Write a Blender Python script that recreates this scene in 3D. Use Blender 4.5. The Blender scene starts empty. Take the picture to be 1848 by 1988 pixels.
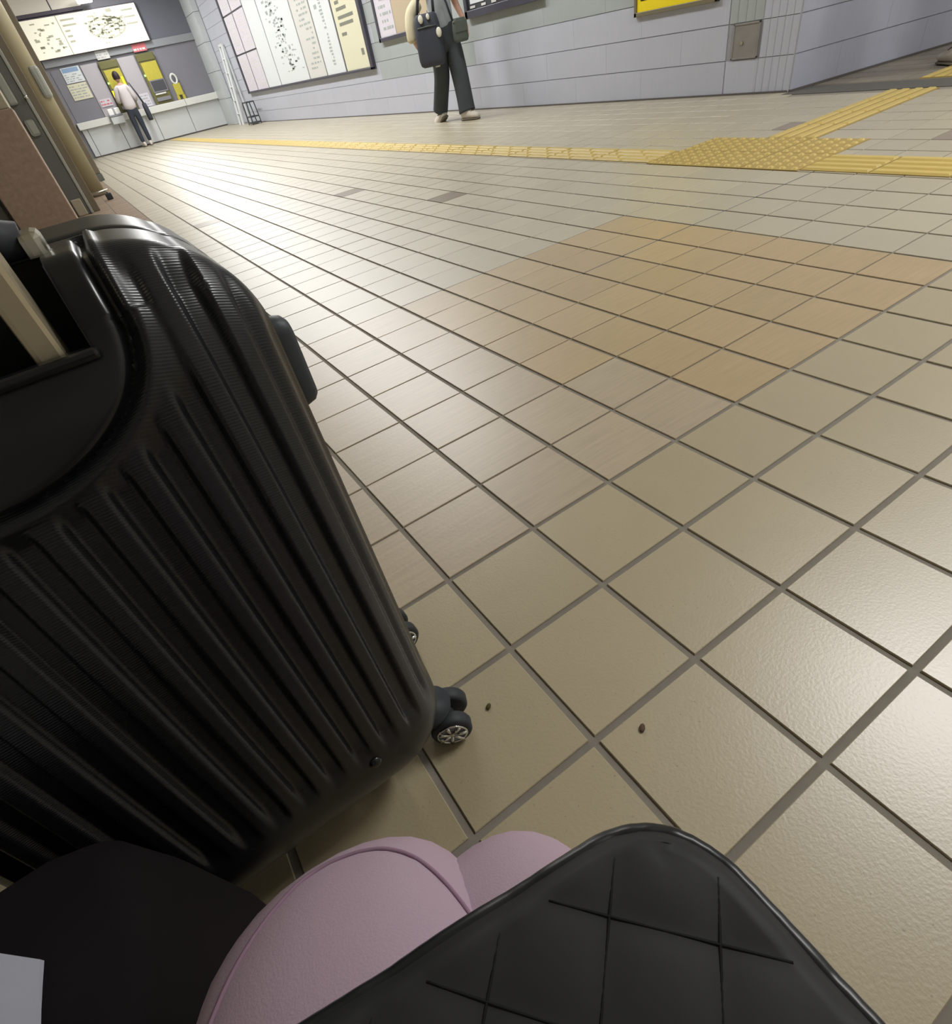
import bpy, bmesh, math, random
from mathutils import Vector, Matrix
random.seed(7)
PI = math.pi
sc = bpy.context.scene
COL = sc.collection

# ------------------------------------------------------------------ camera
RIGHT = Vector((0.81878949, -0.54764022, -0.17226132))
DOWN = Vector((-0.47523687, -0.47822669, -0.7385453))
FWD = Vector((0.32207715, 0.68657806, -0.65182581))
CAM = Vector((-0.22139186, -0.65741782, 0.73964257))
FPX, W, H = 1052.53, 1848.0, 1988.0
cd = bpy.data.cameras.new('camera'); cam = bpy.data.objects.new('camera', cd); COL.objects.link(cam)
up = -DOWN; back = -FWD
cam.matrix_world = Matrix(((RIGHT.x, up.x, back.x, CAM.x), (RIGHT.y, up.y, back.y, CAM.y), (RIGHT.z, up.z, back.z, CAM.z), (0, 0, 0, 1)))
cd.sensor_fit = 'HORIZONTAL'; cd.sensor_width = 36.0; cd.lens = FPX / W * 36.0
cd.clip_start = 0.02; cd.clip_end = 100
sc.camera = cam

# ------------------------------------------------------------------ world, exposure
wd = bpy.data.worlds.new('world'); sc.world = wd; wd.use_nodes = True
wd.node_tree.nodes['Background'].inputs[0].default_value = (0.9, 0.95, 1.0, 1)
wd.node_tree.nodes['Background'].inputs[1].default_value = 0.05
sc.view_settings.view_transform = 'Standard'; sc.view_settings.look = 'None'
sc.view_settings.gamma = 1.0; sc.view_settings.use_curve_mapping = False
sc.view_settings.exposure = 0.48
LAMP_W = 54.0
CEIL = 3.4

def proj(p):
    d = Vector(p) - CAM
    z = d.dot(FWD)
    if z < 0.01: return None
    return (FPX * d.dot(RIGHT) / z + W / 2, FPX * d.dot(DOWN) / z + H / 2, z)

# ------------------------------------------------------------------ materials
def lin(c):
    return tuple(((x / 255) / 12.92 if x / 255 <= 0.04045 else ((x / 255 + 0.055) / 1.055) ** 2.4) for x in c)
MATS = {}
def mat(name, rgb, rough=0.5, spec=0.5, metal=0.0, noise=None, streak=None, bump=None, rnd=0.0, emit=None, speck=None, coat=0.0):
    """noise=(scale, amount)  streak=(scale xyz, amount)  bump=(scale, strength)  rnd=random value shift per piece"""
    m = bpy.data.materials.new(name); m.use_nodes = True
    nt = m.node_tree; N = nt.nodes; L = nt.links
    b = N['Principled BSDF']
    b.inputs['Roughness'].default_value = rough
    b.inputs['Specular IOR Level'].default_value = spec
    b.inputs['Metallic'].default_value = metal
    b.inputs['Coat Weight'].default_value = coat; b.inputs['Coat Roughness'].default_value = 0.40; b.inputs['Coat IOR'].default_value = 1.6
    col = lin(rgb) + (1,)
    b.inputs['Base Color'].default_value = col
    if emit:
        b.inputs['Emission Color'].default_value = lin(emit[0]) + (1,)
        b.inputs['Emission Strength'].default_value = emit[1]
    cur = None
    def mul(src, fac_socket, lo, hi):
        mr = N.new('ShaderNodeMapRange'); mr.inputs['To Min'].default_value = lo; mr.inputs['To Max'].default_value = hi
        L.new(fac_socket, mr.inputs['Value'])
        vm = N.new('ShaderNodeVectorMath'); vm.operation = 'SCALE'
        if src is None: vm.inputs[0].default_value = col[:3]
        else: L.new(src, vm.inputs[0])
        L.new(mr.outputs['Result'], vm.inputs['Scale'])
        return vm.outputs['Vector']
    tc = None
    def coords():
        nonlocal tc
        if tc is None: tc = N.new('ShaderNodeNewGeometry')
        return tc.outputs['Position']
    if noise:
        n = N.new('ShaderNodeTexNoise'); n.inputs['Scale'].default_value = noise[0]; n.inputs['Detail'].default_value = 5
        L.new(coords(), n.inputs['Vector']); cur = mul(cur, n.outputs['Fac'], 1 - noise[1], 1 + noise[1])
    if streak:
        mp = N.new('ShaderNodeMapping'); mp.inputs['Scale'].default_value = streak[0]; L.new(coords(), mp.inputs['Vector'])
        n = N.new('ShaderNodeTexNoise'); n.inputs['Scale'].default_value = 1.0; n.inputs['Detail'].default_value = 4
        L.new(mp.outputs['Vector'], n.inputs['Vector']); cur = mul(cur, n.outputs['Fac'], 1 - streak[1], 1 + streak[1])
    if speck:
        n = N.new('ShaderNodeTexNoise'); n.inputs['Scale'].default_value = speck[0]; n.inputs['Detail'].default_value = 1
        L.new(coords(), n.inputs['Vector'])
        r = N.new('ShaderNodeMapRange'); r.inputs['From Min'].default_value = speck[1]; r.inputs['From Max'].default_value = speck[1] + 0.04
        r.inputs['To Min'].default_value = 0; r.inputs['To Max'].default_value = 1
        L.new(n.outputs['Fac'], r.inputs['Value']); cur = mul(cur, r.outputs['Result'], 1.0, 1 - speck[2])
    if rnd:
        oi = N.new('ShaderNodeObjectInfo'); coords()
        ad = N.new('ShaderNodeMath'); ad.operation = 'ADD'; L.new(oi.outputs['Random'], ad.inputs[0]); L.new(tc.outputs['Random Per Island'], ad.inputs[1])
        fr = N.new('ShaderNodeMath'); fr.operation = 'FRACT'; L.new(ad.outputs[0], fr.inputs[0])
        cur = mul(cur, fr.outputs[0], 1 - rnd, 1 + rnd)
    if cur is not None: L.new(cur, b.inputs['Base Color'])
    if bump:
        n = N.new('ShaderNodeTexNoise'); n.inputs['Scale'].default_value = bump[0]; n.inputs['Detail'].default_value = 3
        L.new(coords(), n.inputs['Vector'])
        bp = N.new('ShaderNodeBump'); bp.inputs['Strength'].default_value = bump[1]; bp.inputs['Distance'].default_value = 0.004
        L.new(n.outputs['Fac'], bp.inputs['Height']); L.new(bp.outputs['Normal'], b.inputs['Normal'])
    MATS[name] = m
    return m

mat('grout', (136, 130, 120), 0.8, 0.2, noise=(60, 0.12))
mat('tile_near', (172, 159, 128), 0.36, 0.6, noise=(9, 0.05), speck=(230, 0.72, 0.30), rnd=0.035, bump=(220, 0.10), coat=0.75)
mat('tile_warm', (174, 157, 130), 0.45, 0.75, streak=((7, 105, 7), 0.22), noise=(5, 0.05), rnd=0.05, bump=(120, 0.08), coat=0.75)
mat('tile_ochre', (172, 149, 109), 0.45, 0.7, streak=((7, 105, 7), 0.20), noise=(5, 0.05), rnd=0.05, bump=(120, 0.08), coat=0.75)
mat('tile_pale', (174, 165, 142), 0.45, 0.75, streak=((6, 40, 6), 0.05), noise=(4, 0.05), rnd=0.05, bump=(120, 0.08), coat=0.75)
mat('tile_dark', (140, 128, 116), 0.34, 0.5, noise=(6, 0.06), rnd=0.04)
mat('tile_red', (142, 122, 104), 0.45, 0.4, noise=(14, 0.14), rnd=0.08)
mat('tile_passage', (132, 124, 110), 0.45, 0.4, noise=(10, 0.10), rnd=0.06)
mat('threshold', (92, 90, 84), 0.6, 0.3, noise=(30, 0.1))
mat('tactile', (166, 143, 80), 0.5, 0.4, noise=(12, 0.08))
mat('tactile_bar', (196, 172, 98), 0.42, 0.45, noise=(18, 0.07))
mat('wall_tile', (184, 187, 199), 0.3, 0.5, streak=((60, 60, 3), 0.04), noise=(5, 0.03), rnd=0.02)
mat('wall_tile_green', (166, 173, 174), 0.32, 0.5, streak=((60, 60, 3), 0.05), noise=(5, 0.03), rnd=0.02)
mat('wall_tile_shade', (172, 175, 190), 0.4, 0.5, streak=((60, 60, 3), 0.05), noise=(5, 0.04), rnd=0.02)  # same tile as the main wall, passage shade put into the colour
mat('wall_joint', (158, 159, 166), 0.8, 0.2)
mat('wall_base', (96, 92, 90), 0.7, 0.2, noise=(20, 0.1))
mat('plaster', (196, 196, 192), 0.8, 0.2, noise=(3, 0.03))
mat('ceiling', (205, 205, 200), 0.8, 0.2)
mat('black_abs', (24, 26, 30), 0.31, 0.5)
mat('black_smooth', (19, 21, 23), 0.27, 0.5)
mat('black_rubber', (46, 49, 53), 0.6, 0.4, noise=(300, 0.15))
mat('handle_grey', (64, 69, 74), 0.5, 0.4)
mat('recess_black', (10, 10, 11), 0.6, 0.3)
mat('pole_metal', (200, 188, 160), 0.42, 0.5, metal=0.75)
mat('chrome', (225, 225, 222), 0.12, 0.5, metal=1.0)
mat('chrome_soft', (196, 192, 178), 0.28, 0.5, metal=1.0)
mat('pink_cloth', (180, 158, 172), 0.9, 0.15, noise=(8, 0.03), bump=(900, 0.15))
mat('pink_seam', (150, 122, 140), 0.9, 0.1)
mat('quilt_black', (36, 37, 38), 0.62, 0.4, noise=(40, 0.15))
mat('piping_black', (30, 32, 34), 0.33, 0.5, noise=(60, 0.2))
mat('stitch', (24, 24, 25), 0.7, 0.2)
mat('maroon_black', (20, 15, 18), 0.85, 0.2, noise=(20, 0.15))
mat('white_paper', (186, 188, 200), 0.8, 0.2, noise=(30, 0.03))
mat('granite', (156, 134, 116), 0.55, 0.4, noise=(26, 0.34), bump=(60, 0.2))
mat('beige_panel', (168, 160, 138), 0.6, 0.3, noise=(8, 0.05))
mat('dark_steel', (100, 102, 97), 0.45, 0.5, noise=(8, 0.1))  # steel lightened a little, haze put into the colour
mat('cream_column', (160, 150, 120), 0.5, 0.4, noise=(6, 0.05))
mat('brown_column', (114, 104, 88), 0.5, 0.4, noise=(6, 0.07))  # brown lightened a little, haze put into the colour
mat('grey_plate', (160, 162, 152), 0.4, 0.5)
mat('counter_white', (198, 202, 204), 0.4, 0.5, noise=(6, 0.03))
mat('counter_edge', (214, 216, 212), 0.4, 0.5, noise=(6, 0.03))
mat('counter_grey', (126, 126, 134), 0.6, 0.3, noise=(5, 0.03))
mat('counter_grey_light', (178, 174, 180), 0.6, 0.3, noise=(5, 0.02))
mat('band_grey', (142, 145, 150), 0.6, 0.3)
mat('blue_grey', (104, 108, 118), 0.6, 0.3)  # blue-grey of the upper wall panel
mat('pilaster', (192, 198, 200), 0.4, 0.5, noise=(5, 0.03))
mat('machine_dark', (104, 102, 60), 0.5, 0.4)
mat('machine_yellow', (184, 174, 66), 0.5, 0.4, noise=(14, 0.12))
mat('yellow_bright', (250, 232, 40), 0.5, 0.4, emit=((250, 232, 40), 0.5))
mat('machine_grey', (128, 128, 136), 0.4, 0.5)
mat('screen_dark', (70, 72, 78), 0.25, 0.6)
mat('green_lamp', (150, 230, 120), 0.4, 0.4, emit=((150, 255, 110), 1.5))
mat('red_sign', (204, 110, 116), 0.5, 0.4)
mat('lightbox', (226, 222, 204), 0.5, 0.3, emit=((255, 252, 232), 0.30))
mat('lightbox_dim', (206, 202, 192), 0.5, 0.3, emit=((255, 250, 238), 0.08))
mat('lightbox_line', (170, 170, 150), 0.6, 0.3, emit=((200, 200, 180), 0.14))
mat('sign_frame', (84, 80, 92), 0.5, 0.4)
mat('lamp_white', (255, 255, 250), 0.5, 0.3, emit=((255, 255, 248), 3.0))
mat('tube_glow', (255, 255, 250), 0.5, 0.3, emit=((250, 252, 255), 4.0))
mat('lamp_housing', (225, 225, 222), 0.5, 0.4)
mat('board_frame', (66, 66, 78), 0.4, 0.5)
mat('sheet_white', (214, 219, 222), 0.6, 0.3)
mat('sheet_lilac', (208, 204, 214), 0.6, 0.3)
mat('sheet_cream', (212, 210, 186), 0.6, 0.3)
mat('sheet_grey', (206, 206, 202), 0.6, 0.3)
mat('cork', (186, 172, 148), 0.8, 0.2, noise=(40, 0.06))
mat('print_grey', (166, 173, 172), 0.7, 0.2)
mat('print_dark', (128, 130, 120), 0.7, 0.2)
mat('print_blue', (140, 166, 196), 0.7, 0.2)
mat('poster_yellow', (246, 222, 30), 0.45, 0.4)
mat('poster_frame', (120, 112, 90), 0.4, 0.5)
mat('print_black', (60, 58, 40), 0.6, 0.3)
mat('hatch_cover', (138, 134, 130), 0.5, 0.4, noise=(12, 0.16))
mat('aluminium', (214, 218, 220), 0.5, 0.4)
mat('black_metal', (62, 66, 70), 0.5, 0.4)
mat('pack_white', (246, 246, 246), 0.4, 0.4)
mat('skin', (196, 154, 134), 0.6, 0.3)
mat('hair', (46, 36, 40), 0.6, 0.4)
mat('trousers_black', (68, 72, 75), 0.85, 0.2, noise=(10, 0.08))  # black cloth, lifted to grey to carry the haze in its colour
mat('trousers_navy', (58, 64, 74), 0.85, 0.2)
mat('shirt_grey', (172, 178, 182), 0.85, 0.2, noise=(8, 0.06))
mat('sleeve_cream', (204, 196, 168), 0.85, 0.2, noise=(8, 0.05))
mat('jacket_white', (198, 192, 194), 0.85, 0.2, noise=(8, 0.04))
mat('trousers_white', (188, 188, 178), 0.85, 0.2)
mat('shoe_white', (212, 204, 192), 0.6, 0.3, noise=(30, 0.06))
mat('shoe_sole', (120, 112, 100), 0.8, 0.2)
mat('bag_black', (62, 65, 74), 0.7, 0.3, noise=(14, 0.1))  # black bag, colour lifted for haze like the trousers
mat('bag_olive', (84, 92, 86), 0.5, 0.4, noise=(14, 0.12))
mat('charm_white', (222, 220, 206), 0.6, 0.3)
mat('eye_dark', (40, 32, 30), 0.3, 0.5)
mat('lips', (176, 110, 104), 0.6, 0.3)
mat('leaf_bit', (74, 70, 38), 0.8, 0.2)
mat('stain', (96, 78, 62), 0.8, 0.2)
# fine moulded ridges on the suitcase shell
def ridges(mname, per, strength):
    m = MATS[mname]; nt = m.node_tree; N = nt.nodes; L = nt.links
    tc = N.new('ShaderNodeTexCoord'); sp = N.new('ShaderNodeSeparateXYZ'); L.new(tc.outputs['Object'], sp.inputs[0])
    ad = N.new('ShaderNodeMath'); ad.operation = 'ADD'; L.new(sp.outputs['Z'], ad.inputs[0]); L.new(sp.outputs['Y'], ad.inputs[1])
    mu = N.new('ShaderNodeMath'); mu.operation = 'MULTIPLY'; mu.inputs[1].default_value = 2 * PI / per; L.new(ad.outputs[0], mu.inputs[0])
    si = N.new('ShaderNodeMath'); si.operation = 'SINE'; L.new(mu.outputs[0], si.inputs[0])
    bp = N.new('ShaderNodeBump'); bp.inputs['Strength'].default_value = strength; bp.inputs['Distance'].default_value = 0.0003
    L.new(si.outputs[0], bp.inputs['Height']); L.new(bp.outputs['Normal'], N['Principled BSDF'].inputs['Normal'])
ridges('black_abs', 0.0026, 0.2)

# ------------------------------------------------------------------ mesh helpers
class MB:
    def __init__(self): self.v = []; self.f = []; self.m = []
    def add(self, verts, faces, mi=0, M=None):
        o = len(self.v)
        self.v += [tuple(M @ Vector(p)) if M else tuple(p) for p in verts]
        self.f += [tuple(i + o for i in f) for f in faces]; self.m += [mi] * len(faces)
    def box(self, x0, x1, y0, y1, z0, z1, mi=0, M=None, bev=0.0):
        if bev <= 0:
            v = [(x, y, z) for z in (z0, z1) for y in (y0, y1) for x in (x0, x1)]
            self.add(v, [(0, 2, 3, 1), (4, 5, 7, 6), (0, 1, 5, 4), (2, 6, 7, 3), (0, 4, 6, 2), (1, 3, 7, 5)], mi, M); return
        bm = bmesh.new(); bmesh.ops.create_cube(bm, size=1.0)
        for q in bm.verts: q.co = Vector(((x0 + x1) / 2 + q.co.x * (x1 - x0), (y0 + y1) / 2 + q.co.y * (y1 - y0), (z0 + z1) / 2 + q.co.z * (z1 - z0)))
        bmesh.ops.bevel(bm, geom=bm.edges[:], offset=bev, segments=2, profile=0.5, affect='EDGES')
        bm.verts.index_update()
        self.add([q.co[:] for q in bm.verts], [[q.index for q in f.verts] for f in bm.faces], mi, M); bm.free()
    def tube(self, path, rad, seg=10, mi=0, caps=True, closed=False):
        path = [Vector(p) for p in path]; n = len(path)
        rads = rad if isinstance(rad, (list, tuple)) else [rad] * n
        rings = []; ref = None
        for i, p in enumerate(path):
            if closed: t = path[(i + 1) % n] - path[i - 1]
            else: t = path[min(i + 1, n - 1)] - path[max(i - 1, 0)]
            t.normalize()
            if ref is None:
                a = Vector((0, 0, 1)) if abs(t.z) < 0.9 else Vector((1, 0, 0)); ref = (a - t * a.dot(t)).normalized()
            else: ref = (ref - t * ref.dot(t)).normalized()
            b = t.cross(ref)
            rings.append([p + (ref * math.cos(2 * PI * k / seg) + b * math.sin(2 * PI * k / seg)) * rads[i] for k in range(seg)])
        v = [q for r in rings for q in r]; f = []
        for i in range(n if closed else n - 1):
            j = (i + 1) % n
            for k in range(seg): f.append((i * seg + k, i * seg + (k + 1) % seg, j * seg + (k + 1) % seg, j * seg + k))
        if caps and not closed:
            f.append(tuple(range(seg - 1, -1, -1))); f.append(tuple((n - 1) * seg + k for k in range(seg)))
        self.add(v, f, mi)
    def cyl(self, p0, p1, r0, r1=None, seg=20, mi=0): self.tube([p0, p1], [r0, r0 if r1 is None else r1], seg, mi)
    def loft(self, rings, mi=0, caps=True):
        n = len(rings[0]); v = [q for r in rings for q in r]; f = []
        for i in range(len(rings) - 1):
            for k in range(n): f.append((i * n + k, i * n + (k + 1) % n, (i + 1) * n + (k + 1) % n, (i + 1) * n + k))
        if caps: f.append(tuple(range(n - 1, -1, -1))); f.append(tuple((len(rings) - 1) * n + k for k in range(n)))
        self.add(v, f, mi)
    def sphere(self, c, rx, ry, rz, seg=14, rng=9, mi=0):
        v = [(c[0], c[1], c[2] - rz)]; f = []
        for i in range(1, rng):
            a = -PI / 2 + PI * i / rng
            for k in range(seg):
                b = 2 * PI * k / seg; v.append((c[0] + rx * math.cos(a) * math.cos(b), c[1] + ry * math.cos(a) * math.sin(b), c[2] + rz * math.sin(a)))
        v.append((c[0], c[1], c[2] + rz)); last = len(v) - 1
        for k in range(seg): f.append((0, 1 + (k + 1) % seg, 1 + k))
        for i in range(rng - 2):
            for k in range(seg):
                a = 1 + i * seg + k; b = 1 + i * seg + (k + 1) % seg; f.append((a, b, b + seg, a + seg))
        for k in range(seg): f.append((last, 1 + (rng - 2) * seg + k, 1 + (rng - 2) * seg + (k + 1) % seg))
        self.add(v, f, mi)
    def mesh(self, name, mats, smooth=False):
        me = bpy.data.meshes.new(name); me.from_pydata(self.v, [], self.f)
        if isinstance(mats, str): mats = [mats]
        for q in mats: me.materials.append(MATS[q])
        if len(mats) > 1: me.polygons.foreach_set('material_index', self.m)
        if smooth: me.polygons.foreach_set('use_smooth', [True] * len(me.polygons))
        me.update(); return me
    def build(self, name, mats, parent=None, smooth=False, loc=None):
        return link(name, self.mesh(name, mats, smooth), parent, loc)

def link(name, data, parent=None, loc=None):
    o = bpy.data.objects.new(name, data); COL.objects.link(o)
    if parent: o.parent = parent
    if loc: o.location = loc
    return o
def tag(o, label, cat, group=None):
    o['label'] = label; o['category'] = cat
    if group: o['group'] = group
    return o
def thing(name, label, cat, loc=(0, 0, 0), rz=0.0, group=None):
    o = link(name, None); o.location = loc; o.rotation_euler = (0, 0, rz); o.empty_display_size = 0.1
    return tag(o, label, cat, group)
def structure(o): o['kind'] = 'structure'; return o
def B(name, mats, parent, *boxes, bev=0.0):
    m = MB()
    for b in boxes: m.box(*b, bev=bev)
    return m.build(name, mats, parent)
def rounded_poly(w, h, r, seg=5):
    pts = []
    for cx, cy, a0 in ((w / 2 - r, h / 2 - r, 0), (-w / 2 + r, h / 2 - r, 90), (-w / 2 + r, -h / 2 + r, 180), (w / 2 - r, -h / 2 + r, 270)):
        for k in range(seg + 1):
            a = math.radians(a0 + 90 * k / seg); pts.append((cx + r * math.cos(a), cy + r * math.sin(a)))
    return pts
def skin_mesh(name, verts, edges, mname, sub=1):
    """verts: {key: ((x,y,z), rx, ry)}, first key is the root"""
    keys = list(verts); idx = {k: i for i, k in enumerate(keys)}
    me = bpy.data.meshes.new(name + '_skel'); me.from_pydata([verts[k][0] for k in keys], [(idx[a], idx[b]) for a, b in edges], [])
    o = bpy.data.objects.new(name + '_skel', me); COL.objects.link(o)
    md = o.modifiers.new('skin', 'SKIN'); md.use_smooth_shade = True
    for i, k in enumerate(keys):
        me.skin_vertices[0].data[i].radius = (verts[k][1], verts[k][2]); me.skin_vertices[0].data[i].use_root = (i == 0)
    s = o.modifiers.new('sub', 'SUBSURF'); s.levels = sub; s.render_levels = sub
    dg = bpy.context.evaluated_depsgraph_get()
    out = bpy.data.meshes.new_from_object(o.evaluated_get(dg)); out.name = name
    bpy.data.objects.remove(o); bpy.data.meshes.remove(me)
    out.materials.clear(); out.materials.append(MATS[mname])
    out.polygons.foreach_set('use_smooth', [True] * len(out.polygons))
    return out

# ================================================================== FLOOR
PA, PN, PF = 0.20, 0.1937, 0.1923
XW = 4.58           # tiled wall on the right
YC = 2.40           # its near corner
YB = 20.0           # counter front
def ylines(j): return j * PF if j >= 0 else j * PN
fl = MB(); fl.box(-2.4, 9.2, -2.8, 21.2, -0.10, -0.0035)
floor = structure(fl.build('floor', 'grout'))
JA = 0.0055         # half joint along the corridor
def jb(j):          # half joint across, thin in the far field
    return 0.005 if j < 0 else (0.0045 if j == 0 else 0.0026)
def tile_geo(w, d):
    b, h = 0.0010, 0.012
    v = []
    for (s, z) in ((0, -h), (0, -0.0012), (b, 0.0)):
        for (sx, sy) in ((-1, -1), (1, -1), (1, 1), (-1, 1)): v.append((sx * (w / 2 - s), sy * (d / 2 - s), z))
    f = [(8, 9, 10, 11)]
    for a in (0, 4):
        for k in range(4): f.append((a + k, a + (k + 1) % 4, a + 4 + (k + 1) % 4, a + 4 + k))
    return v, f
DARK = {(8, 14), (7, 20), (17, 8), (16, 3), (2, 23)}
def tile_mat(i, j):
    x = (i + 0.5) * PA; y = (ylines(j) + ylines(j + 1)) / 2
    if x > 4.7: return 'tile_passage'
    if (i, j) in DARK: return 'tile_dark'
    if x < 0.2 and y > 4.4: return 'tile_red'
    if j < 0: return 'tile_near'
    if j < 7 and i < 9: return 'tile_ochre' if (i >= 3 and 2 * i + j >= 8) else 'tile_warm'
    return 'tile_pale'
SUIT = [(-50, 380), (180, 425), (330, 455), (480, 530), (560, 680), (850, 1340), (600, 1670), (1050, 1660), (1300, 1580), (1480, 1700), (1760, 2000), (-50, 2000)]
def inpoly(p, poly):
    c = False; n = len(poly)
    for a in range(n):
        x1, y1 = poly[a]; x2, y2 = poly[a - 1]
        if (y1 > p[1]) != (y2 > p[1]) and p[0] < (x2 - x1) * (p[1] - y1) / (y2 - y1) + x1: c = not c
    return c
cells = []
for i in range(-12, 46):
    for j in range(-14, 109):
        x0, x1 = i * PA + JA, (i + 1) * PA - JA
        y0, y1 = ylines(j) + jb(j), ylines(j + 1) - jb(j + 1)
        if j == -1: y1 = -jb(0)
        cx, cy = (x0 + x1) / 2, (y0 + y1) / 2
        if 4.45 < cx < 4.79: 
            if cx > 4.6 or cy < YC: continue
        if cx > 4.6 and cy > YC + 0.1: continue
        q = proj((cx, cy, 0)); area = 0
        if q and -20 < q[0] < W + 20 and -20 < q[1] < H + 20:
            ps = [proj((x, y, 0)) for x, y in ((x0, y0), (x1, y0), (x1, y1), (x0, y1))]
            if all(ps):
                area = abs(sum(ps[k][0] * ps[(k + 1) % 4][1] - ps[(k + 1) % 4][0] * ps[k][1] for k in range(4))) / 2
                if all(inpoly(s, SUIT) for s in ps): area *= 0.001
        cells.append((area, i, j, cx, cy, x1 - x0, y1 - y0))
cells.sort(reverse=True)
tile_cache = {}
for (a, i, j, cx, cy, w, d) in cells[:290]:
    key = (round(w, 4), round(d, 4))
    if key not in tile_cache:
        v, f = tile_geo(w, d); me = bpy.data.meshes.new('tile'); me.from_pydata(v, [], f); me.materials.append(MATS['tile_near']); tile_cache[key] = me
    o = link('tile', tile_cache[key], floor, (cx, cy, random.uniform(-0.0004, 0.0002)))
    o.rotation_euler = (random.uniform(-0.002, 0.002), random.uniform(-0.002, 0.002), random.uniform(-0.003, 0.003))
    o.material_slots[0].link = 'OBJECT'; o.material_slots[0].material = MATS[tile_mat(i, j)]
fm = MB(); names = ['tile_near', 'tile_warm', 'tile_ochre', 'tile_pale', 'tile_dark', 'tile_red', 'tile_passage']
for (a, i, j, cx, cy, w, d) in cells[290:]:
    v, f = tile_geo(w, d); dz = random.uniform(-0.0004, 0.0002)
    fm.add([(x + cx, y + cy, z + dz) for x, y, z in v], f, names.index(tile_mat(i, j)))
tf = fm.build('tile_field', names, floor); tf['kind'] = 'stuff'
B('expansion_joint', 'board_frame', floor, (1.2, 2.61, 5 * PF - 0.0035, 5 * PF + 0.0035, -0.004, -0.0008)); B('expansion_joint', 'wall_base', floor, (0.6, 1.8, 7 * PF - 0.003, 7 * PF + 0.003, -0.004, -0.001))
B('threshold_strip', 'threshold', floor, (4.48, 4.76, -2.8, YC, -0.012, 0.001))
# tactile paving: yellow blocks with raised bars or domes
def pill(mb, x0, x1, y0, y1, z0, z1):
    s = 0.006
    mb.add([(x0, y0, z0), (x1, y0, z0), (x1, y1, z0), (x0, y1, z0), (x0 + s, y0 + s, z1), (x1 - s, y0 + s, z1), (x1 - s, y1 - s, z1), (x0 + s, y1 - s, z1)],
           [(4, 5, 6, 7), (0, 1, 5, 4), (1, 2, 6, 5), (2, 3, 7, 6), (3, 0, 4, 7)])
tb_cache = {}
def tactile(kind, cx, cy, lx, ly):
    key = (kind, lx, ly)
    if key not in tb_cache:
        base = MB(); base.box(-lx / 2 + 0.002, lx / 2 - 0.002, -ly / 2 + 0.002, ly / 2 - 0.002, -0.004, 0.003)
        top = MB()
        if kind == 'dots':
            for a in range(5):
                for b in range(5):
                    x = (a - 2) * lx / 5; y = (b - 2) * ly / 5
                    r0, r1 = 0.017, 0.010
                    v = [(x + r0 * math.cos(k * PI / 4), y + r0 * math.sin(k * PI / 4), 0.003) for k in range(8)] + [(x + r1 * math.cos(k * PI / 4), y + r1 * math.sin(k * PI / 4), 0.009) for k in range(8)]
                    top.add(v, [(k, (k + 1) % 8, 8 + (k + 1) % 8, 8 + k) for k in range(8)] + [tuple(range(8, 16))])
        elif kind == 'stagger':
            for r in range(4):
                x = (r - 1.5) * lx / 4; off = (r * 0.36) % 1.0
                n = 2; p = ly / n
                cuts = [-ly / 2] + [-ly / 2 + p * (k + off) for k in range(n + (0 if off else 1)) if 0.01 < p * (k + off) < ly - 0.01] + [ly / 2]
                for a, b in zip(cuts[:-1], cuts[1:]):
                    if b - a > 0.03: pill(top, x - 0.024, x + 0.024, a + 0.007, b - 0.007, 0.003, 0.009)
        elif kind == 'bars_y':
            for r in range(4):
                x = (r - 1.5) * lx / 4; pill(top, x - 0.022, x + 0.022, -ly / 2 + 0.008, ly / 2 - 0.008, 0.003, 0.009)
        else:
            for r in range(4):
                y = (r - 1.5) * ly / 4; pill(top, -lx / 2 + 0.008, lx / 2 - 0.008, y - 0.022, y + 0.022, 0.003, 0.009)
        tb_cache[key] = (base.mesh('tactile_block', 'tactile'), top.mesh('raised', 'tactile_bar'))
    b, t = tb_cache[key]
    o = link('tactile_block', b, floor, (cx, cy, 0.0))
    link('raised_dots' if kind == 'dots' else 'raised_bars', t, o)
for k in range(38): tactile('stagger', 2.75, 1.965 + 0.47 * (k + 0.5), 0.27, 0.47)
for a in range(2):
    for b in range(3): tactile('dots', 2.75 + 0.3 * a, 1.035 + 0.31 * (b + 0.5), 0.3, 0.31)
for k in range(12): tactile('bars_y', 2.75, 1.035 - 0.31 * (k + 0.5), 0.27, 0.31)
for k in range(4): tactile('bars_x', 3.20 + 0.31 * (k + 0.5), 1.47, 0.31, 0.30)
for k in range(5): tactile('bars_x', 4.80 + 0.31 * (k + 0.5), 1.47, 0.31, 0.30)
for (x, y, r, m, nm, lb) in ((-0.085, -0.255, 0.006, 'leaf_bit', 'leaf_scrap', 'tiny brown leaf scrap on the tile beside the suitcase wheel'),
                             (0.062, -0.415, 0.007, 'stain', 'dirt_crumb', 'small dark crumb of dirt on the tile beside the quilted bag')):
    d = MB(); d.sphere((0, 0, 0.002), r, r * 0.6, 0.002, 8, 5); o = d.build(nm, m, None, True, (x, y, 0)); tag(o, lb, 'debris'); o.rotation_euler = (0, 0, 0.6)

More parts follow.
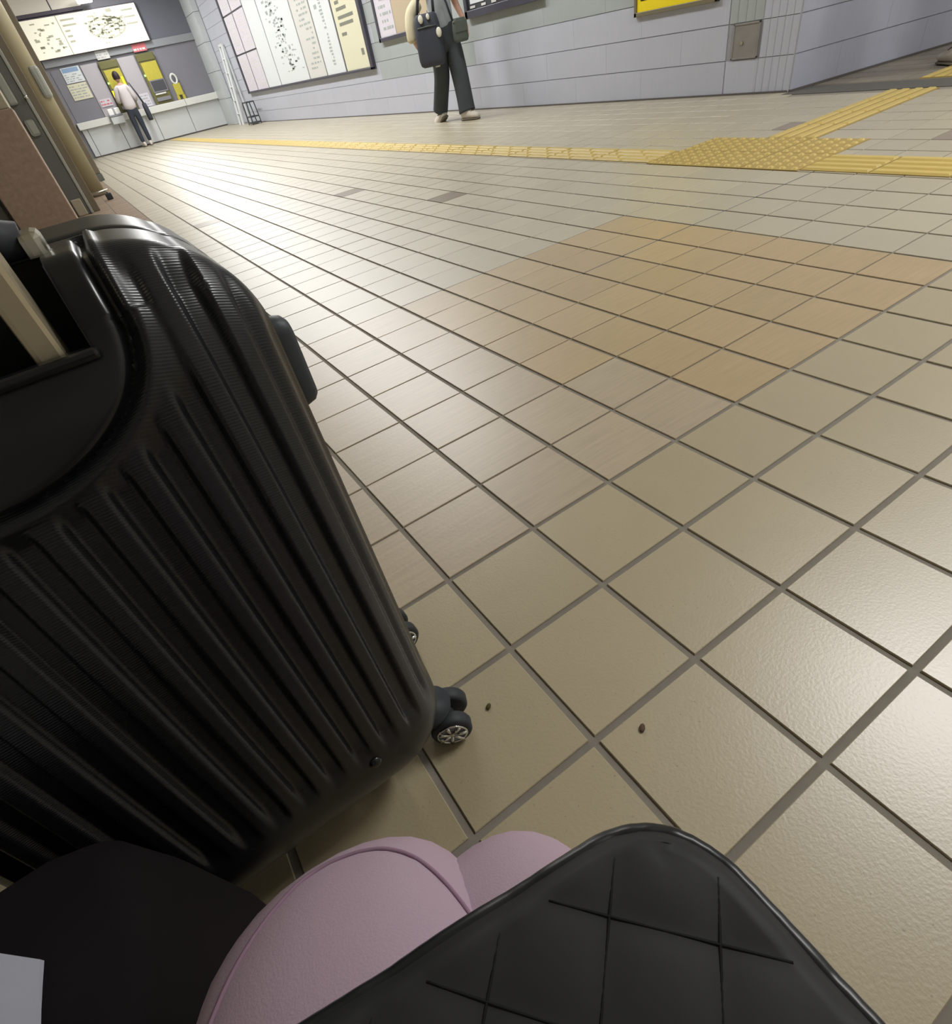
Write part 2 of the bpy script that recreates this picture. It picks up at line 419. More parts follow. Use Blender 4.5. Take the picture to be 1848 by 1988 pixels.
# ================================================================== WALLS, CEILING
wr = MB(); wr.box(XW + 0.006, XW + 0.30, YC + 0.02, 21.2, 0, CEIL)
wall_right = structure(wr.build('wall_right', 'wall_joint'))
HC, LC = 0.2245, 0.90
wt_cache = {}
def wall_tile_geo(l, h):
    g, b = 0.0022, 0.002
    e = 0.0006
    v = [(0.0, -l / 2 + e, -h / 2 + g), (0.0, l / 2 - e, -h / 2 + g), (0.0, l / 2 - e, h / 2 - g), (0.0, -l / 2 + e, h / 2 - g)]
    v += [(-0.006, y * (1 - 0.0004 / l), z * (1 - b * 2 / h)) for _, y, z in v]
    f = [(7, 6, 5, 4)] + [(k, 4 + k, 4 + (k + 1) % 4, (k + 1) % 4) for k in range(4)]
    return v, f
wcells = []
for r in range(15):
    z0 = r * HC; off = 0.0 if r % 2 == 0 else LC / 2
    y = 3.0 - (off if off else 0)
    cols = []
    yy = 3.0
    if off: cols.append((3.0, 3.0 + off)); yy = 3.0 + off
    while yy < 20.4: cols.append((yy, yy + LC)); yy += LC
    for (a, b) in cols:
        cy, cz = (a + b) / 2, z0 + HC / 2
        ps = [proj((XW, yv, zv)) for yv, zv in ((a, z0), (b, z0), (b, z0 + HC), (a, z0 + HC))]
        area = 0
        if all(ps) and any(0 < p[0] < W and 0 < p[1] < H for p in ps):
            area = abs(sum(ps[k][0] * ps[(k + 1) % 4][1] - ps[(k + 1) % 4][0] * ps[k][1] for k in range(4))) / 2
            if 9.5 < cy < 16.7 and z0 > 0.66: area *= 0.001
        green = (z0 > 0.6 and cy < 9.5) or (0.4 < z0 < 0.6 and 6.6 < cy < 9.2)
        wcells.append((area, cy, cz, b - a, green))
wcells.sort(reverse=True)
for (a, cy, cz, l, green) in wcells[:240]:
    k = round(l, 3)
    if k not in wt_cache:
        v, f = wall_tile_geo(l, HC); me = bpy.data.meshes.new('wall_tile'); me.from_pydata(v, [], f); me.materials.append(MATS['wall_tile']); wt_cache[k] = me
    o = link('wall_tile', wt_cache[k], wall_right, (XW + 0.006, cy, cz))
    if green: o.material_slots[0].link = 'OBJECT'; o.material_slots[0].material = MATS['wall_tile_green']
wm = MB()
for (a, cy, cz, l, green) in wcells[240:]:
    v, f = wall_tile_geo(l, HC); wm.add([(x + XW + 0.006, y + cy, z + cz) for x, y, z in v], f, 1 if green else 0)
o = wm.build('wall_tile_field', ['wall_tile', 'wall_tile_green'], wall_right); o['kind'] = 'stuff'
# fluted corner tiles: half-round ribs standing next to each other
def fluted(y0, y1, z0, z1, n):
    m = MB(); w = (y1 - y0) / n; pts = []
    for k in range(n):
        for t in range(6):
            a = PI * t / 6; pts.append((y0 + w * (k + 0.5 - 0.5 * math.cos(a)), 0.006 * math.sin(a) ** 0.6 if 0 < t else 0.0))
    pts.append((y1, 0.0))
    v = []
    for (y, d) in pts: v += [(XW + 0.006 - d, y, z0), (XW + 0.006 - d, y, z1)]
    m.add(v, [(2 * k, 2 * k + 1, 2 * k + 3, 2 * k + 2) for k in range(len(pts) - 1)])
    return m
for r in range(15):
    z0 = r * HC + 0.002; z1 = (r + 1) * HC - 0.002
    fluted(YC + 0.005, 2.70, z0, z1, 5).build('fluted_tile', 'wall_tile', wall_right)
    if not r == 1: fluted(2.705, 2.995, z0, z1, 4 if r > 1 else 1).build('fluted_tile', 'wall_tile_green' if r > 1 else 'wall_tile', wall_right)
B('skirting', 'wall_base', wall_right, (XW - 0.012, XW + 0.02, YC + 0.02, 19.0, 0, 0.012))
# passage wall, at a slight angle to the main one
ang = math.atan2(-0.16, 1.0)
ws = MB(); ws.box(0.0, 4.6, 0.0, 0.25, 0, CEIL)
wall_side = structure(ws.build('wall_side', 'wall_joint', None, False, (XW, YC, 0))); wall_side.rotation_euler = (0, 0, ang)
me_cache = None
for r in range(15):
    off = 0 if r % 2 else LC / 2
    for c in range(0, 11):
        x0 = c * LC - off; x1 = x0 + LC
        x0 = max(x0, 0.0)
        if x1 > 4.6 or x1 - x0 < 0.05: continue
        if r > 5 or c > 7: continue
        v, f = wall_tile_geo(x1 - x0, HC)
        m = MB(); m.add([(-y, -0.0 + x, z) for x, y, z in v], f)
        m.build('wall_tile', 'wall_tile_shade', wall_side, False, ((x0 + x1) / 2, 0.0, (r + 0.5) * HC))
m = MB()
for r in range(6, 15):
    for c in range(10):
        v, f = wall_tile_geo(LC, HC); m.add([(-y + (c + 0.5) * LC, x, z + (r + 0.5) * HC) for x, y, z in v], f)
o = m.build('wall_tile_field', 'wall_tile_shade', wall_side); o['kind'] = 'stuff'
B('skirting', 'wall_base', wall_side, (0.0, 4.6, -0.02, 0.01, 0, 0.014))
structure(B('wall_back', 'counter_grey', None, (-2.4, 4.9, 20.06, 20.3, 0, CEIL)))
structure(B('wall_left', 'plaster', None, (-2.6, -2.4, -2.8, 21.2, 0, CEIL)))
structure(B('wall_near', 'plaster', None, (-2.6, 9.2, -3.0, -2.8, 0, CEIL)))
structure(B('wall_passage', 'plaster', None, (9.0, 9.2, -2.8, 2.2, 0, CEIL)))
structure(B('ceiling', 'ceiling', None, (-2.6, 9.2, -3.0, 21.2, CEIL, CEIL + 0.15)))

# ================================================================== CEILING LAMPS
def lamp(x, y, label, power=LAMP_W):
    t = thing('ceiling_light', label, 'ceiling light', (x, y, CEIL), 0, 'fluorescent fittings on the ceiling')
    B('housing', 'lamp_housing', t, (-0.16, 0.16, -0.65, 0.65, -0.06, -0.0), bev=0.01)
    for s in (-1, 1):
        m = MB(); m.cyl((s * 0.07, -0.6, -0.085), (s * 0.07, 0.6, -0.085), 0.016, seg=10); m.build('tube', 'tube_glow', t, True)
    ld = bpy.data.lights.new('lamp_light', 'AREA'); ld.shape = 'RECTANGLE'; ld.size = 0.3; ld.size_y = 1.2; ld.energy = power; ld.color = (1.0, 0.99, 0.98)
    lo = link('lamp_light', ld, t, (0, 0, -0.115))
ORD = ['nearest', 'second', 'third', 'fourth', 'fifth', 'sixth', 'seventh', 'eighth']
for k, y in enumerate((5.2, 7.4, 9.6, 11.8, 14.0, 16.2, 18.4)):
    lamp(2.5, y, 'white twin-tube fluorescent fitting over the main hall, %s from the suitcase' % ORD[k])
for k, x in enumerate((2.9, 5.6, 7.9)):
    lamp(x, -0.5, 'white twin-tube fluorescent fitting in the row leading into the side passage, %s from the suitcase' % ORD[k], LAMP_W * (1.3, 0.5, 0.45)[k])

# ================================================================== FAR TICKET COUNTER
Y0 = 20.0
t = thing('ticket_counter', 'white panelled base of the ticket counter at the far end of the hall', 'counter', (2.54, Y0, 0))
xs = [0.66, 0.80, 1.60, 2.55, 3.48, 4.42]
for a, b in zip(xs[:-1], xs[1:]): B('panel', 'counter_white', t, (a + 0.006 - 2.54, b - 0.006 - 2.54, 0.0, 0.055, 0.03, 0.638), bev=0.004)
B('plinth', 'wall_base', t, (0.68 - 2.54, 4.42 - 2.54, 0.012, 0.055, 0.0, 0.03))
t = thing('counter_shelf', 'pale stone ledge running along the top of the white ticket counter', 'counter top', (2.54, Y0, 0.64))
for a, b in zip([0.62, 2.0, 3.5], [2.0, 3.5, 4.42]): B('slab', 'counter_edge', t, (a - 2.54 + 0.003, b - 2.54 - 0.003, -0.10, 0.055, 0.0, 0.155), bev=0.008)
# wall panels behind the counter
wb = bpy.data.objects['wall_back']
def wp(name, m, x0, x1, z0, z1, d=0.02, bev=0.003): return B(name, m, wb, (x0, x1, 20.06 - d, 20.06, z0, z1), bev=bev)
wp('panel', 'counter_grey_light', 1.38, 1.785, 0.80, 1.885, 0.03)
wp('panel', 'counter_grey_light', 2.295, 2.725, 0.80, 1.885, 0.03)
wp('panel', 'counter_grey', 3.30, 4.42, 0.80, 1.95, 0.015)
wp('panel', 'counter_grey', 0.66, 1.37, 0.80, 1.885, 0.015)
wp('fascia', 'band_grey', 0.60, 4.42, 1.95, 2.10, 0.06)
wp('panel', 'blue_grey', 3.30, 4.42, 2.10, CEIL, 0.03)
def machine(x, label):
    t = thing('ticket_machine', label, 'ticket machine', (x, 19.999, 0.797), 0, 'ticket machines in the counter wall')
    w = 0.235
    B('body', 'machine_dark', t, (-w, w, -0.05, 0.0, 0.0, 1.085), bev=0.006)
    B('fascia', 'machine_yellow', t, (-w + 0.05, w - 0.02, -0.062, -0.05, 0.52, 0.90), bev=0.004)
    B('header', 'machine_dark', t, (-w + 0.02, w - 0.02, -0.066, -0.05, 0.93, 1.06), bev=0.004)
    s = B('screen', 'screen_dark', t, (-w + 0.09, w - 0.03, -0.07, -0.05, 0.28, 0.50), bev=0.004)
    B('bezel', 'machine_grey', s, (-w + 0.06, w - 0.01, -0.066, -0.052, 0.25, 0.52), bev=0.004)
    B('slot', 'counter_edge', t, (-w + 0.08, w - 0.10, -0.075, -0.05, 0.20, 0.235), bev=0.004)
    B('tray', 'machine_grey', t, (-w + 0.06, w - 0.04, -0.10, -0.05, 0.06, 0.14), bev=0.006)
    B('lamp', 'green_lamp', t, (-w + 0.01, -w + 0.05, -0.062, -0.05, 0.62, 0.66))
    return t
tm = machine(2.035, 'olive and yellow ticket machine that the standing customer faces')
B('edge_lamp', 'yellow_bright', tm, (0.15, 0.195, -0.075, -0.05, 0.32, 0.72)); B('edge_lamp', 'yellow_bright', tm, (-0.225, -0.18, -0.075, -0.05, 0.28, 0.48))
machine(2.985, 'olive and yellow ticket machine under the small red sign')
def poster(name, label, x0, x1, z0, z1, m, cat='poster', y=20.04, depth=0.012):
    t = thing(name, label, cat, ((x0 + x1) / 2, y, z0)); w = (x1 - x0) / 2; h = z1 - z0
    B('sheet', m, t, (-w, w, -depth, 0.0, 0, h)); return t, w, h
def marks(t, w, h, m, rows, y, seed, lo=0.2, hi=0.9, th=0.35, inset=0.1, name='printed_lines'):
    rr = random.Random(seed); mb = MB()
    for r in range(rows):
        z = h * (0.08 + 0.84 * (r + 0.5) / rows); x = -w * (1 - inset)
        while x < w * (1 - inset):
            l = 2 * w * rr.uniform(0.05, 0.25)
            if rr.random() < hi and x + l < w: mb.box(x, x + l, y - 0.002, y, z - h * th / rows / 2, z + h * th / rows / 2)
            x += l + 2 * w * rr.uniform(0.02, 0.10)
    o = mb.build(name, m, t); o['kind'] = 'stuff'; return o
t, w, h = poster('route_poster', 'white map poster with a blue top left of the ticket machines', 0.90, 1.345, 1.59, 1.90, 'sheet_white')
B('printed_sky', 'print_blue', t, (-w + 0.02, w - 0.04, -0.014, -0.012, h * 0.68, h * 0.96)); marks(t, w, h * 0.65, 'print_grey', 4, -0.012, 3)
t, w, h = poster('notice_poster', 'beige notice sheet hanging below the blue topped map poster', 0.87, 1.335, 1.24, 1.57, 'sheet_cream')
marks(t, w, h, 'print_grey', 5, -0.012, 4)
t, w, h = poster('small_notice', 'small white notice fixed above the ticket machine of the standing customer', 1.85, 2.165, 1.915, 2.09, 'sheet_grey', y=20.0)
marks(t, w, h, 'print_grey', 3, -0.012, 5)
t, w, h = poster('red_sign', 'small red sign with white lettering above a ticket machine', 2.775, 3.12, 1.925, 2.085, 'red_sign', 'sign', y=20.0)
marks(t, w, h * 0.6, 'sheet_white', 1, -0.012, 6, th=0.4)
t, w, h = poster('paper_notice', 'white paper notice standing on the ledge between the two ticket machines', 2.42, 2.66, 0.81, 1.10, 'sheet_lilac', 'notice', y=20.0)
marks(t, w, h, 'print_grey', 4, -0.012, 8)
# lit map sign and the one above it
t = thing('lightbox_sign', 'lit cream map lightbox hanging above the ticket machines', 'sign', (1.91, 20.02, 2.10))
B('case', 'sign_frame', t, (-1.385, 1.385, -0.10, 0.03, -0.01, 0.76), bev=0.01)
B('panel', 'lightbox', t, (-1.36, -0.545, -0.115, -0.10, 0.005, 0.735)); B('panel', 'lightbox', t, (-0.525, 1.36, -0.115, -0.10, 0.005, 0.735))
B('divider', 'lightbox_line', t, (-0.545, -0.525, -0.118, -0.10, 0.005, 0.735))
pm = MB(); rr = random.Random(11)
for k in range(90):
    x = 0.50 + 0.5 * rr.gauss(0, 0.5); z = 0.40 + rr.gauss(0, 0.13)
    if -0.45 < x < 1.0 and 0.08 < z < 0.68: pm.box(x, x + rr.uniform(0.03, 0.14), -0.118, -0.115, z, z + rr.uniform(0.018, 0.04))
for k in range(40):   # ring road of the printed map
    a = 2 * PI * k / 40; x = 0.50 + 0.42 * math.cos(a); z = 0.38 + 0.20 * math.sin(a); pm.box(x - 0.03, x + 0.03, -0.118, -0.115, z - 0.012, z + 0.012)
for k in range(5): pm.box(-0.47, -0.47 + (0.32 if k < 2 else 0.12), -0.118, -0.115, 0.62 - 0.1 * k, 0.655 - 0.1 * k)
for k in range(3): pm.box(0.98, 1.26, -0.118, -0.115, 0.62 - 0.13 * k, 0.65 - 0.13 * k)
for k in range(26):
    x = rr.uniform(-1.3, -0.65); z = rr.uniform(0.08, 0.64); pm.box(x, x + rr.uniform(0.03, 0.12), -0.118, -0.115, z, z + rr.uniform(0.02, 0.05))
pm.build('printed_map', 'lightbox_line', t)['kind'] = 'stuff'
t = thing('upper_sign', 'pale unlit looking panel sign above the cream map lightbox', 'sign', (1.27, 20.02, 2.93))
B('case', 'sign_frame', t, (-0.77, 0.80, -0.10, 0.03, -0.06, 0.46), bev=0.01)
B('panel', 'lightbox_dim', t, (-0.74, 0.09, -0.115, -0.10, 0.01, 0.44)); B('panel', 'lightbox_dim', t, (0.12, 0.78, -0.115, -0.10, 0.01, 0.44))
t = thing('counter_lamp', 'short bright white lamp hanging just above the cream map lightbox', 'lamp', (2.14, 19.6, 2.93))
B('diffuser', 'lamp_white', t, (-0.17, 0.17, -0.05, 0.05, 0.0, 0.10), bev=0.02); B('housing', 'lamp_housing', t, (-0.19, 0.19, -0.06, 0.06, 0.10, 0.13))
m = MB(); m.cyl((0, 0, 0.13), (0, 0, CEIL - 2.93), 0.012, seg=8); m.build('stem', 'lamp_housing', t)
# things on the ledge
t = thing('yellow_stand', 'yellow stand with a white ring handle on the ledge right of the ticket machines', 'stand', (3.46, 19.95, 0.795))
B('panel', 'machine_yellow', t, (-0.10, 0.10, -0.02, 0.02, 0.10, 0.36), bev=0.01); B('foot', 'machine_yellow', t, (-0.11, -0.04, -0.03, 0.03, 0.0, 0.10), bev=0.006); B('foot', 'machine_yellow', t, (0.04, 0.11, -0.03, 0.03, 0.0, 0.10), bev=0.006)
m = MB(); m.tube([(0.075 * math.cos(2 * PI * k / 16), 0, 0.46 + 0.105 * math.sin(2 * PI * k / 16)) for k in range(16)], 0.026, 8, closed=True); m.build('handle', 'counter_edge', t, True)
t = thing('wall_dispenser', 'grey box bracket holding white packs on the front of the counter ledge', 'dispenser', (1.62, 19.90, 0.60))
B('tray', 'counter_white', t, (-0.16, 0.16, -0.14, -0.0, 0.0, 0.16), bev=0.012); B('rim', 'machine_grey', t, (-0.17, 0.17, -0.15, -0.001, 0.16, 0.19), bev=0.006)
for s in (-1, 1):
    o = B('tissue_pack', 'pack_white', None, (-0.065, 0.065, -0.04, 0.04, 0.0, 0.15), bev=0.02); o.location = (1.62 + s * 0.085, 19.83, 0.79)
    tag(o, 'white pack in the grey dispenser on the counter, %s one' % ('left' if s < 0 else 'right'), 'pack', 'white packs in the dispenser')
t, w, h = poster('price_card', 'small pinkish card above the dispenser on the counter', 1.42, 1.70, 1.0, 1.16, 'sheet_lilac', 'card', y=20.02); marks(t, w, h, 'red_sign', 2, -0.012, 9)
# pilaster in the far right corner
pil = structure(B('trim_1', 'wall_joint', None, (4.43, 4.575, 19.05, 20.055, 0, CEIL)))
for k in range(6): B('slab', 'pilaster', pil, (4.415, 4.57, 19.03, 20.05, k * 0.60 + 0.004, (k + 1) * 0.60 - 0.004 if k < 5 else CEIL - 0.002), bev=0.004)

# ================================================================== STEP LADDER AND FRAME IN THE FAR CORNER
t = thing('step_ladder', 'pale folded stepladder leaning in the corner by the ticket counter', 'ladder', (4.42, 17.95, 0))
for (y, x) in ((-0.16, 0.0), (0.16, 0.0)):
    m = MB(); m.tube([(x - 0.10, y, 0.0), (x + 0.10, y * 0.7, 1.62)], 0.034, 8); m.build('rail', 'aluminium', t)
    m = MB(); m.tube([(x + 0.11, y, 0.0), (x + 0.125, y * 0.7, 1.60)], 0.026, 8); m.build('back_leg', 'aluminium', t)
for k in range(5):
    z = 0.25 + 0.28 * k; x = -0.10 + 0.2 * z / 1.62; yy = 0.16 * (1 - 0.3 * z / 1.62); B('step', 'aluminium', t, (x - 0.03, x + 0.03, -yy, yy, z - 0.012, z + 0.012))
B('cap', 'counter_edge', t, (0.06, 0.135, -0.13, 0.13, 1.60, 1.65), bev=0.008)
t = thing('sign_stand', 'low black metal frame stand on the floor against the tiled wall', 'stand', (4.36, 16.75, 0))
for (x, y) in ((-0.11, -0.20), (0.11, -0.20), (-0.11, 0.20), (0.11, 0.20)):
    m = MB(); m.tube([(x, y, 0), (x * 0.8, y, 0.46)], 0.014, 8); m.build('leg', 'black_metal', t)
for z in (0.16, 0.455):
    m = MB(); q = 1 - 0.2 * z / 0.46; m.tube([(-0.11 * q, -0.2, z), (0.11 * q, -0.2, z), (0.11 * q, 0.2, z), (-0.11 * q, 0.2, z)], 0.013, 8, closed=True); m.build('rail', 'black_metal', t)
B('base', 'black_metal', t, (-0.12, 0.12, -0.21, 0.21, 0.02, 0.05))

# ================================================================== BOARDS ON THE TILED WALL (faces look to -X)
def wall_thing(name, label, cat, y0, y1, z0, z1): return thing(name, label, cat, (XW, (y0 + y1) / 2, z0)), (y1 - y0) / 2, z1 - z0
def YB_(name, m, t, y0, y1, z0, z1, d0, d1, bev=0.0): return B(name, m, t, (-d1, -d0, y0, y1, z0, z1), bev=bev)
def ymarks(t, y0, y1, z0, z1, m, rows, d, seed, dens=0.8, th=0.4, name='printed_lines', lmax=0.3):
    rr = random.Random(seed); mb = MB(); w = y1 - y0; h = z1 - z0
    for r in range(rows):
        z = z0 + h * (r + 0.5) / rows; y = y0
        while y < y1:
            l = w * rr.uniform(0.06, lmax)
            if y + l < y1 and rr.random() < dens: mb.box(-d - 0.002, -d, y, y + l, z - h / rows * th / 2, z + h / rows * th / 2)
            y += l + w * rr.uniform(0.03, 0.12)
    o = mb.build(name, m, t); o['kind'] = 'stuff'; return o
t, w, h = wall_thing('notice_board', 'long dark framed notice board of maps and timetables on the tiled wall', 'notice board', 9.42, 17.0, 0.60, 2.75)
YB_('backing', 'board_frame', t, -w, w, 0.0, h, 0.0, 0.03)
for (a, b, c, d) in ((-w, -w + 0.10, 0, h), (w - 0.10, w, 0, h), (-w, w, 0, 0.035), (-w, w, h - 0.04, h)): YB_('frame', 'board_frame', t, a, b, c, d, 0.03, 0.06, 0.006)
yc = (9.42 + 17.0) / 2
cols = [(9.54, 10.48, 'sheet_cream', 0), (10.55, 11.40, 'sheet_white', 1), (11.45, 12.33, 'sheet_grey', 2), (12.38, 14.18, 'sheet_white', 3), (14.23, 15.13, 'sheet_white', 4), (15.19, 16.04, 'sheet_lilac', 5), (16.11, 16.88, 'sheet_lilac', 6)]
for (a, b, mm, k) in cols:
    a -= yc; b -= yc
    if k < 5:
        s = YB_('sheet', mm, t, a, b, 0.04, h - 0.05, 0.03, 0.042)
    else:
        for (z0, z1) in ((0.04, 0.72), (0.75, 1.42), (1.45, h - 0.05)):
            s = YB_('sheet', mm, t, a, b, z0, z1, 0.03, 0.042)
            ymarks(s, a + 0.08, b - 0.08, z0 + 0.05, z1 - 0.05, 'sheet_grey', 14, 0.042, k + int(z0 * 10))
    if k == 0:
        mb = MB()
        for (z, l) in ((0.30, 0.0), (0.50, 0.20), (0.62, 0.55), (0.70, 0.60), (0.80, 0.40), (0.88, 0.16), (0.98, 0.55), (1.10, 0.1), (1.2, 0.1), (1.28, 0.45), (1.5, 0.6), (1.7, 0.5)):
            if l: mb.box(-0.044, -0.042, b - 0.15 - l, b - 0.15, z - 0.02, z + 0.02)
        mb.box(-0.044, -0.042, a + 0.10, a + 0.20, 0.20, 0.28); mb.build('printed_lines', 'print_dark', s)['kind'] = 'stuff'
    if k == 1:
        ymarks(s, (a + b) / 2 - 0.08, (a + b) / 2 + 0.06, 0.15, 1.9, 'print_grey', 40, 0.042, 21, 0.9, 0.6, lmax=0.9)
        ymarks(s, b - 0.30, b - 0.16, 0.8, 1.9, 'print_grey', 4, 0.042, 22, 0.9, 0.2, lmax=0.9)
    if k == 2: ymarks(s, a + 0.12, b - 0.18, 0.15, 1.9, 'print_grey', 26, 0.042, 23, 0.7, 0.4)
    if k == 3:
        mb = MB(); rr = random.Random(31)
        for q in range(170):
            z = rr.uniform(0.2, 1.9); y = (a + b) / 2 + (z - 1.0) * 0.35 + rr.gauss(0, 0.24)
            if a + 0.1 < y < b - 0.2: mb.box(-0.044, -0.042, y, y + rr.uniform(0.03, 0.16), z, z + rr.uniform(0.01, 0.035))
        mb.build('printed_map', 'print_grey', s)['kind'] = 'stuff'
t, w, h = wall_thing('cork_board', 'cork board in a dark frame with a white notice behind the walking person', 'notice board', 7.35, 9.02, 0.88, 2.0)
YB_('cork', 'cork', t, -w, w, 0, h, 0.0, 0.03)
for (a, b, c, d) in ((-w, -w + 0.05, 0, h), (w - 0.06, w, 0, h), (-w, w, 0, 0.05), (-w, w, h - 0.05, h)): YB_('frame', 'board_frame', t, a, b, c, d, 0.03, 0.055, 0.006)
s = YB_('notice_sheet', 'sheet_lilac', t, w - 0.56, w - 0.06, 0.05, h - 0.06, 0.03, 0.038); ymarks(s, w - 0.52, w - 0.10, 0.10, h - 0.1, 'print_grey', 12, 0.038, 41, 0.8)
t, w, h = wall_thing('dark_display_board', 'dark glazed display board right of the walking person', 'notice board', 5.20, 6.62, 0.88, 2.0)
YB_('glass_panel', 'screen_dark', t, -w, w, 0, h, 0.0, 0.03)
for (a, b, c, d) in ((-w, -w + 0.06, 0, h), (w - 0.06, w, 0, h), (-w, w, 0, 0.07), (-w, w, h - 0.06, h)): YB_('frame', 'board_frame', t, a, b, c, d, 0.03, 0.06, 0.006)
for (a, b) in ((0.32, 0.60), (-0.10, 0.22), (-0.58, -0.2)): YB_('sheet', 'sheet_white', t, a, b, 0.12, 0.75, 0.03, 0.036)
ymarks(t, -w + 0.1, w - 0.1, 0.075, 0.11, 'sheet_grey', 1, 0.036, 44, 0.7, 0.6, lmax=0.1)
t, w, h = wall_thing('yellow_poster', 'bright yellow framed poster on the tiled wall left of the metal hatch', 'poster', 3.10, 3.97, 0.60, 1.80)
YB_('sheet', 'poster_yellow', t, -w + 0.03, w - 0.03, 0.03, h - 0.03, 0.0, 0.02)
for (a, b, c, d) in ((-w, -w + 0.03, 0, h), (w - 0.03, w, 0, h), (-w, w, 0, 0.03), (-w, w, h - 0.03, h)): YB_('frame', 'poster_frame', t, a, b, c, d, 0.0, 0.03, 0.004)
mb = MB()
for (y, z, l, hh) in ((w - 0.14, 0.10, 0.07, 0.012), (w - 0.105, 0.10, 0.012, 0.06), (w - 0.14, 0.14, 0.07, 0.012), (w - 0.22, 0.11, 0.05, 0.012), (w - 0.20, 0.10, 0.012, 0.06)): mb.box(-0.022, -0.02, y, y + l, z, z + hh)
for r in range(4):
    for q in range(6): mb.box(-0.022, -0.02, -w + 0.1 + q * 0.11, -w + 0.17 + q * 0.11, 0.25 + r * 0.2, 0.33 + r * 0.2)
mb.build('printed_lettering', 'print_black', t)['kind'] = 'stuff'
t, w, h = wall_thing('wall_hatch', 'square grey metal hatch cover low on the tiled wall near the corner', 'hatch', 2.715, 2.945, 0.228, 0.446)
YB_('cover', 'hatch_cover', t, -w + 0.012, w - 0.012, 0.012, h - 0.012, -0.005, 0.004)
for (a, b, c, d) in ((-w, -w + 0.012, 0, h), (w - 0.012, w, 0, h), (-w, w, 0, 0.012), (-w, w, h - 0.012, h)): YB_('frame', 'hatch_cover', t, a, b, c, d, -0.005, 0.008, 0.002)
m = MB(); m.cyl((-0.004, 0.03, 0.10), (-0.010, 0.03, 0.10), 0.012, seg=10); m.build('lock', 'chrome_soft', t)

# ================================================================== PILLARS ON THE LEFT
t = thing('granite_pillar', 'pinkish brown granite clad pillar with a pale upper part, behind the suitcase', 'pillar', (-0.56, 6.0, 0))
B('granite_base', 'granite', t, (-0.225, 0.228, 0.0, 0.6, 0, 0.945), bev=0.008); B('upper_panel', 'beige_panel', t, (-0.225, 0.215, 0.02, 0.6, 0.945, CEIL), bev=0.008)
t = thing('steel_column', 'dark grey steel column directly left of the granite pillar', 'column', (-0.92, 6.2, 0))
B('shaft', 'dark_steel', t, (-0.10, 0.10, -0.05, 0.3, 0, CEIL), bev=0.01); B('shoe', 'brown_column', t, (-0.12, 0.12, -0.07, 0.32, 0, 0.05), bev=0.006)
t = thing('shutter_post', 'dark steel shutter post with pale plates, between granite pillar and cream column', 'post', (-0.23, 7.4, 0))
B('channel', 'dark_steel', t, (-0.17, 0.03, 0.0, 0.25, 0, CEIL), bev=0.008); B('guide_rail', 'grey_plate', t, (0.03, 0.06, -0.01, 0.2, 0, CEIL), bev=0.006)
B('channel', 'brown_column', t, (0.06, 0.13, 0.05, 0.25, 0, CEIL), bev=0.006)
B('cover_plate', 'grey_plate', t, (-0.13, -0.04, -0.02, 0.0, 1.0, 1.9), bev=0.02); B('lock_plate', 'grey_plate', t, (-0.09, 0.0, -0.015, 0.0, 0.74, 0.88), bev=0.02)
m = MB(); m.sphere((0.04, -0.03, 1.04), 0.016, 0.016, 0.016, 10, 7); m.build('knob', 'chrome', t, True)
B('foot_plate', 'beige_panel', t, (-0.10, 0.0, -0.02, 0.0, 0.0, 0.16), bev=0.01)
t = thing('cream_column', 'round cream painted column standing behind the dark steel shutter post', 'column', (-0.03, 9.2, 0))
m = MB(); m.tube([(0, 0, 0), (0, 0, CEIL)], 0.125, 28); m.build('shaft', 'cream_column', t, True)
m = MB(); m.tube([(0, 0, 0), (0, 0, 0.05)], 0.14, 28); m.build('collar', 'brown_column', t, True)
B('sign_plate', 'grey_plate', t, (0.03, 0.13, -0.15, -0.08, 1.05, 1.36), bev=0.03)
t = thing('brown_column', 'dark brown flat column nearest the ticket counter on the left', 'column', (0.13, 11.6, 0))
B('shaft', 'brown_column', t, (-0.14, 0.12, 0.0, 0.3, 0.10, CEIL), bev=0.01); B('plinth', 'dark_steel', t, (-0.15, 0.13, -0.02, 0.32, 0, 0.10), bev=0.008); B('socket', 'counter_edge', t, (-0.12, -0.04, -0.02, 0.0, 0.06, 0.15), bev=0.01)
for k, (x, y) in enumerate(((0.02, 9.55), (0.045, 8.3))):
    t = thing('floor_rail', 'low chrome rail with a black rubber stop beside the cream column, %s one' % ('farther' if k == 0 else 'nearer'), 'rail', (x, y, 0), 0, 'low rails by the columns')
    m = MB(); m.cyl((-0.20, 0, 0.10), (0.06, 0, 0.10), 0.012, seg=10); m.build('bar', 'chrome_soft', t, True)
    B('stop', 'black_rubber', t, (0.0, 0.07, -0.04, 0.04, 0.0, 0.07), bev=0.01)
    m = MB(); m.cyl((-0.19, 0, 0.0), (-0.19, 0, 0.10), 0.012, seg=10); m.build('post', 'chrome_soft', t, True); m = MB(); m.cyl((0.035, 0, 0.07), (0.035, 0, 0.10), 0.010, seg=10); m.build('post', 'chrome_soft', t, True)

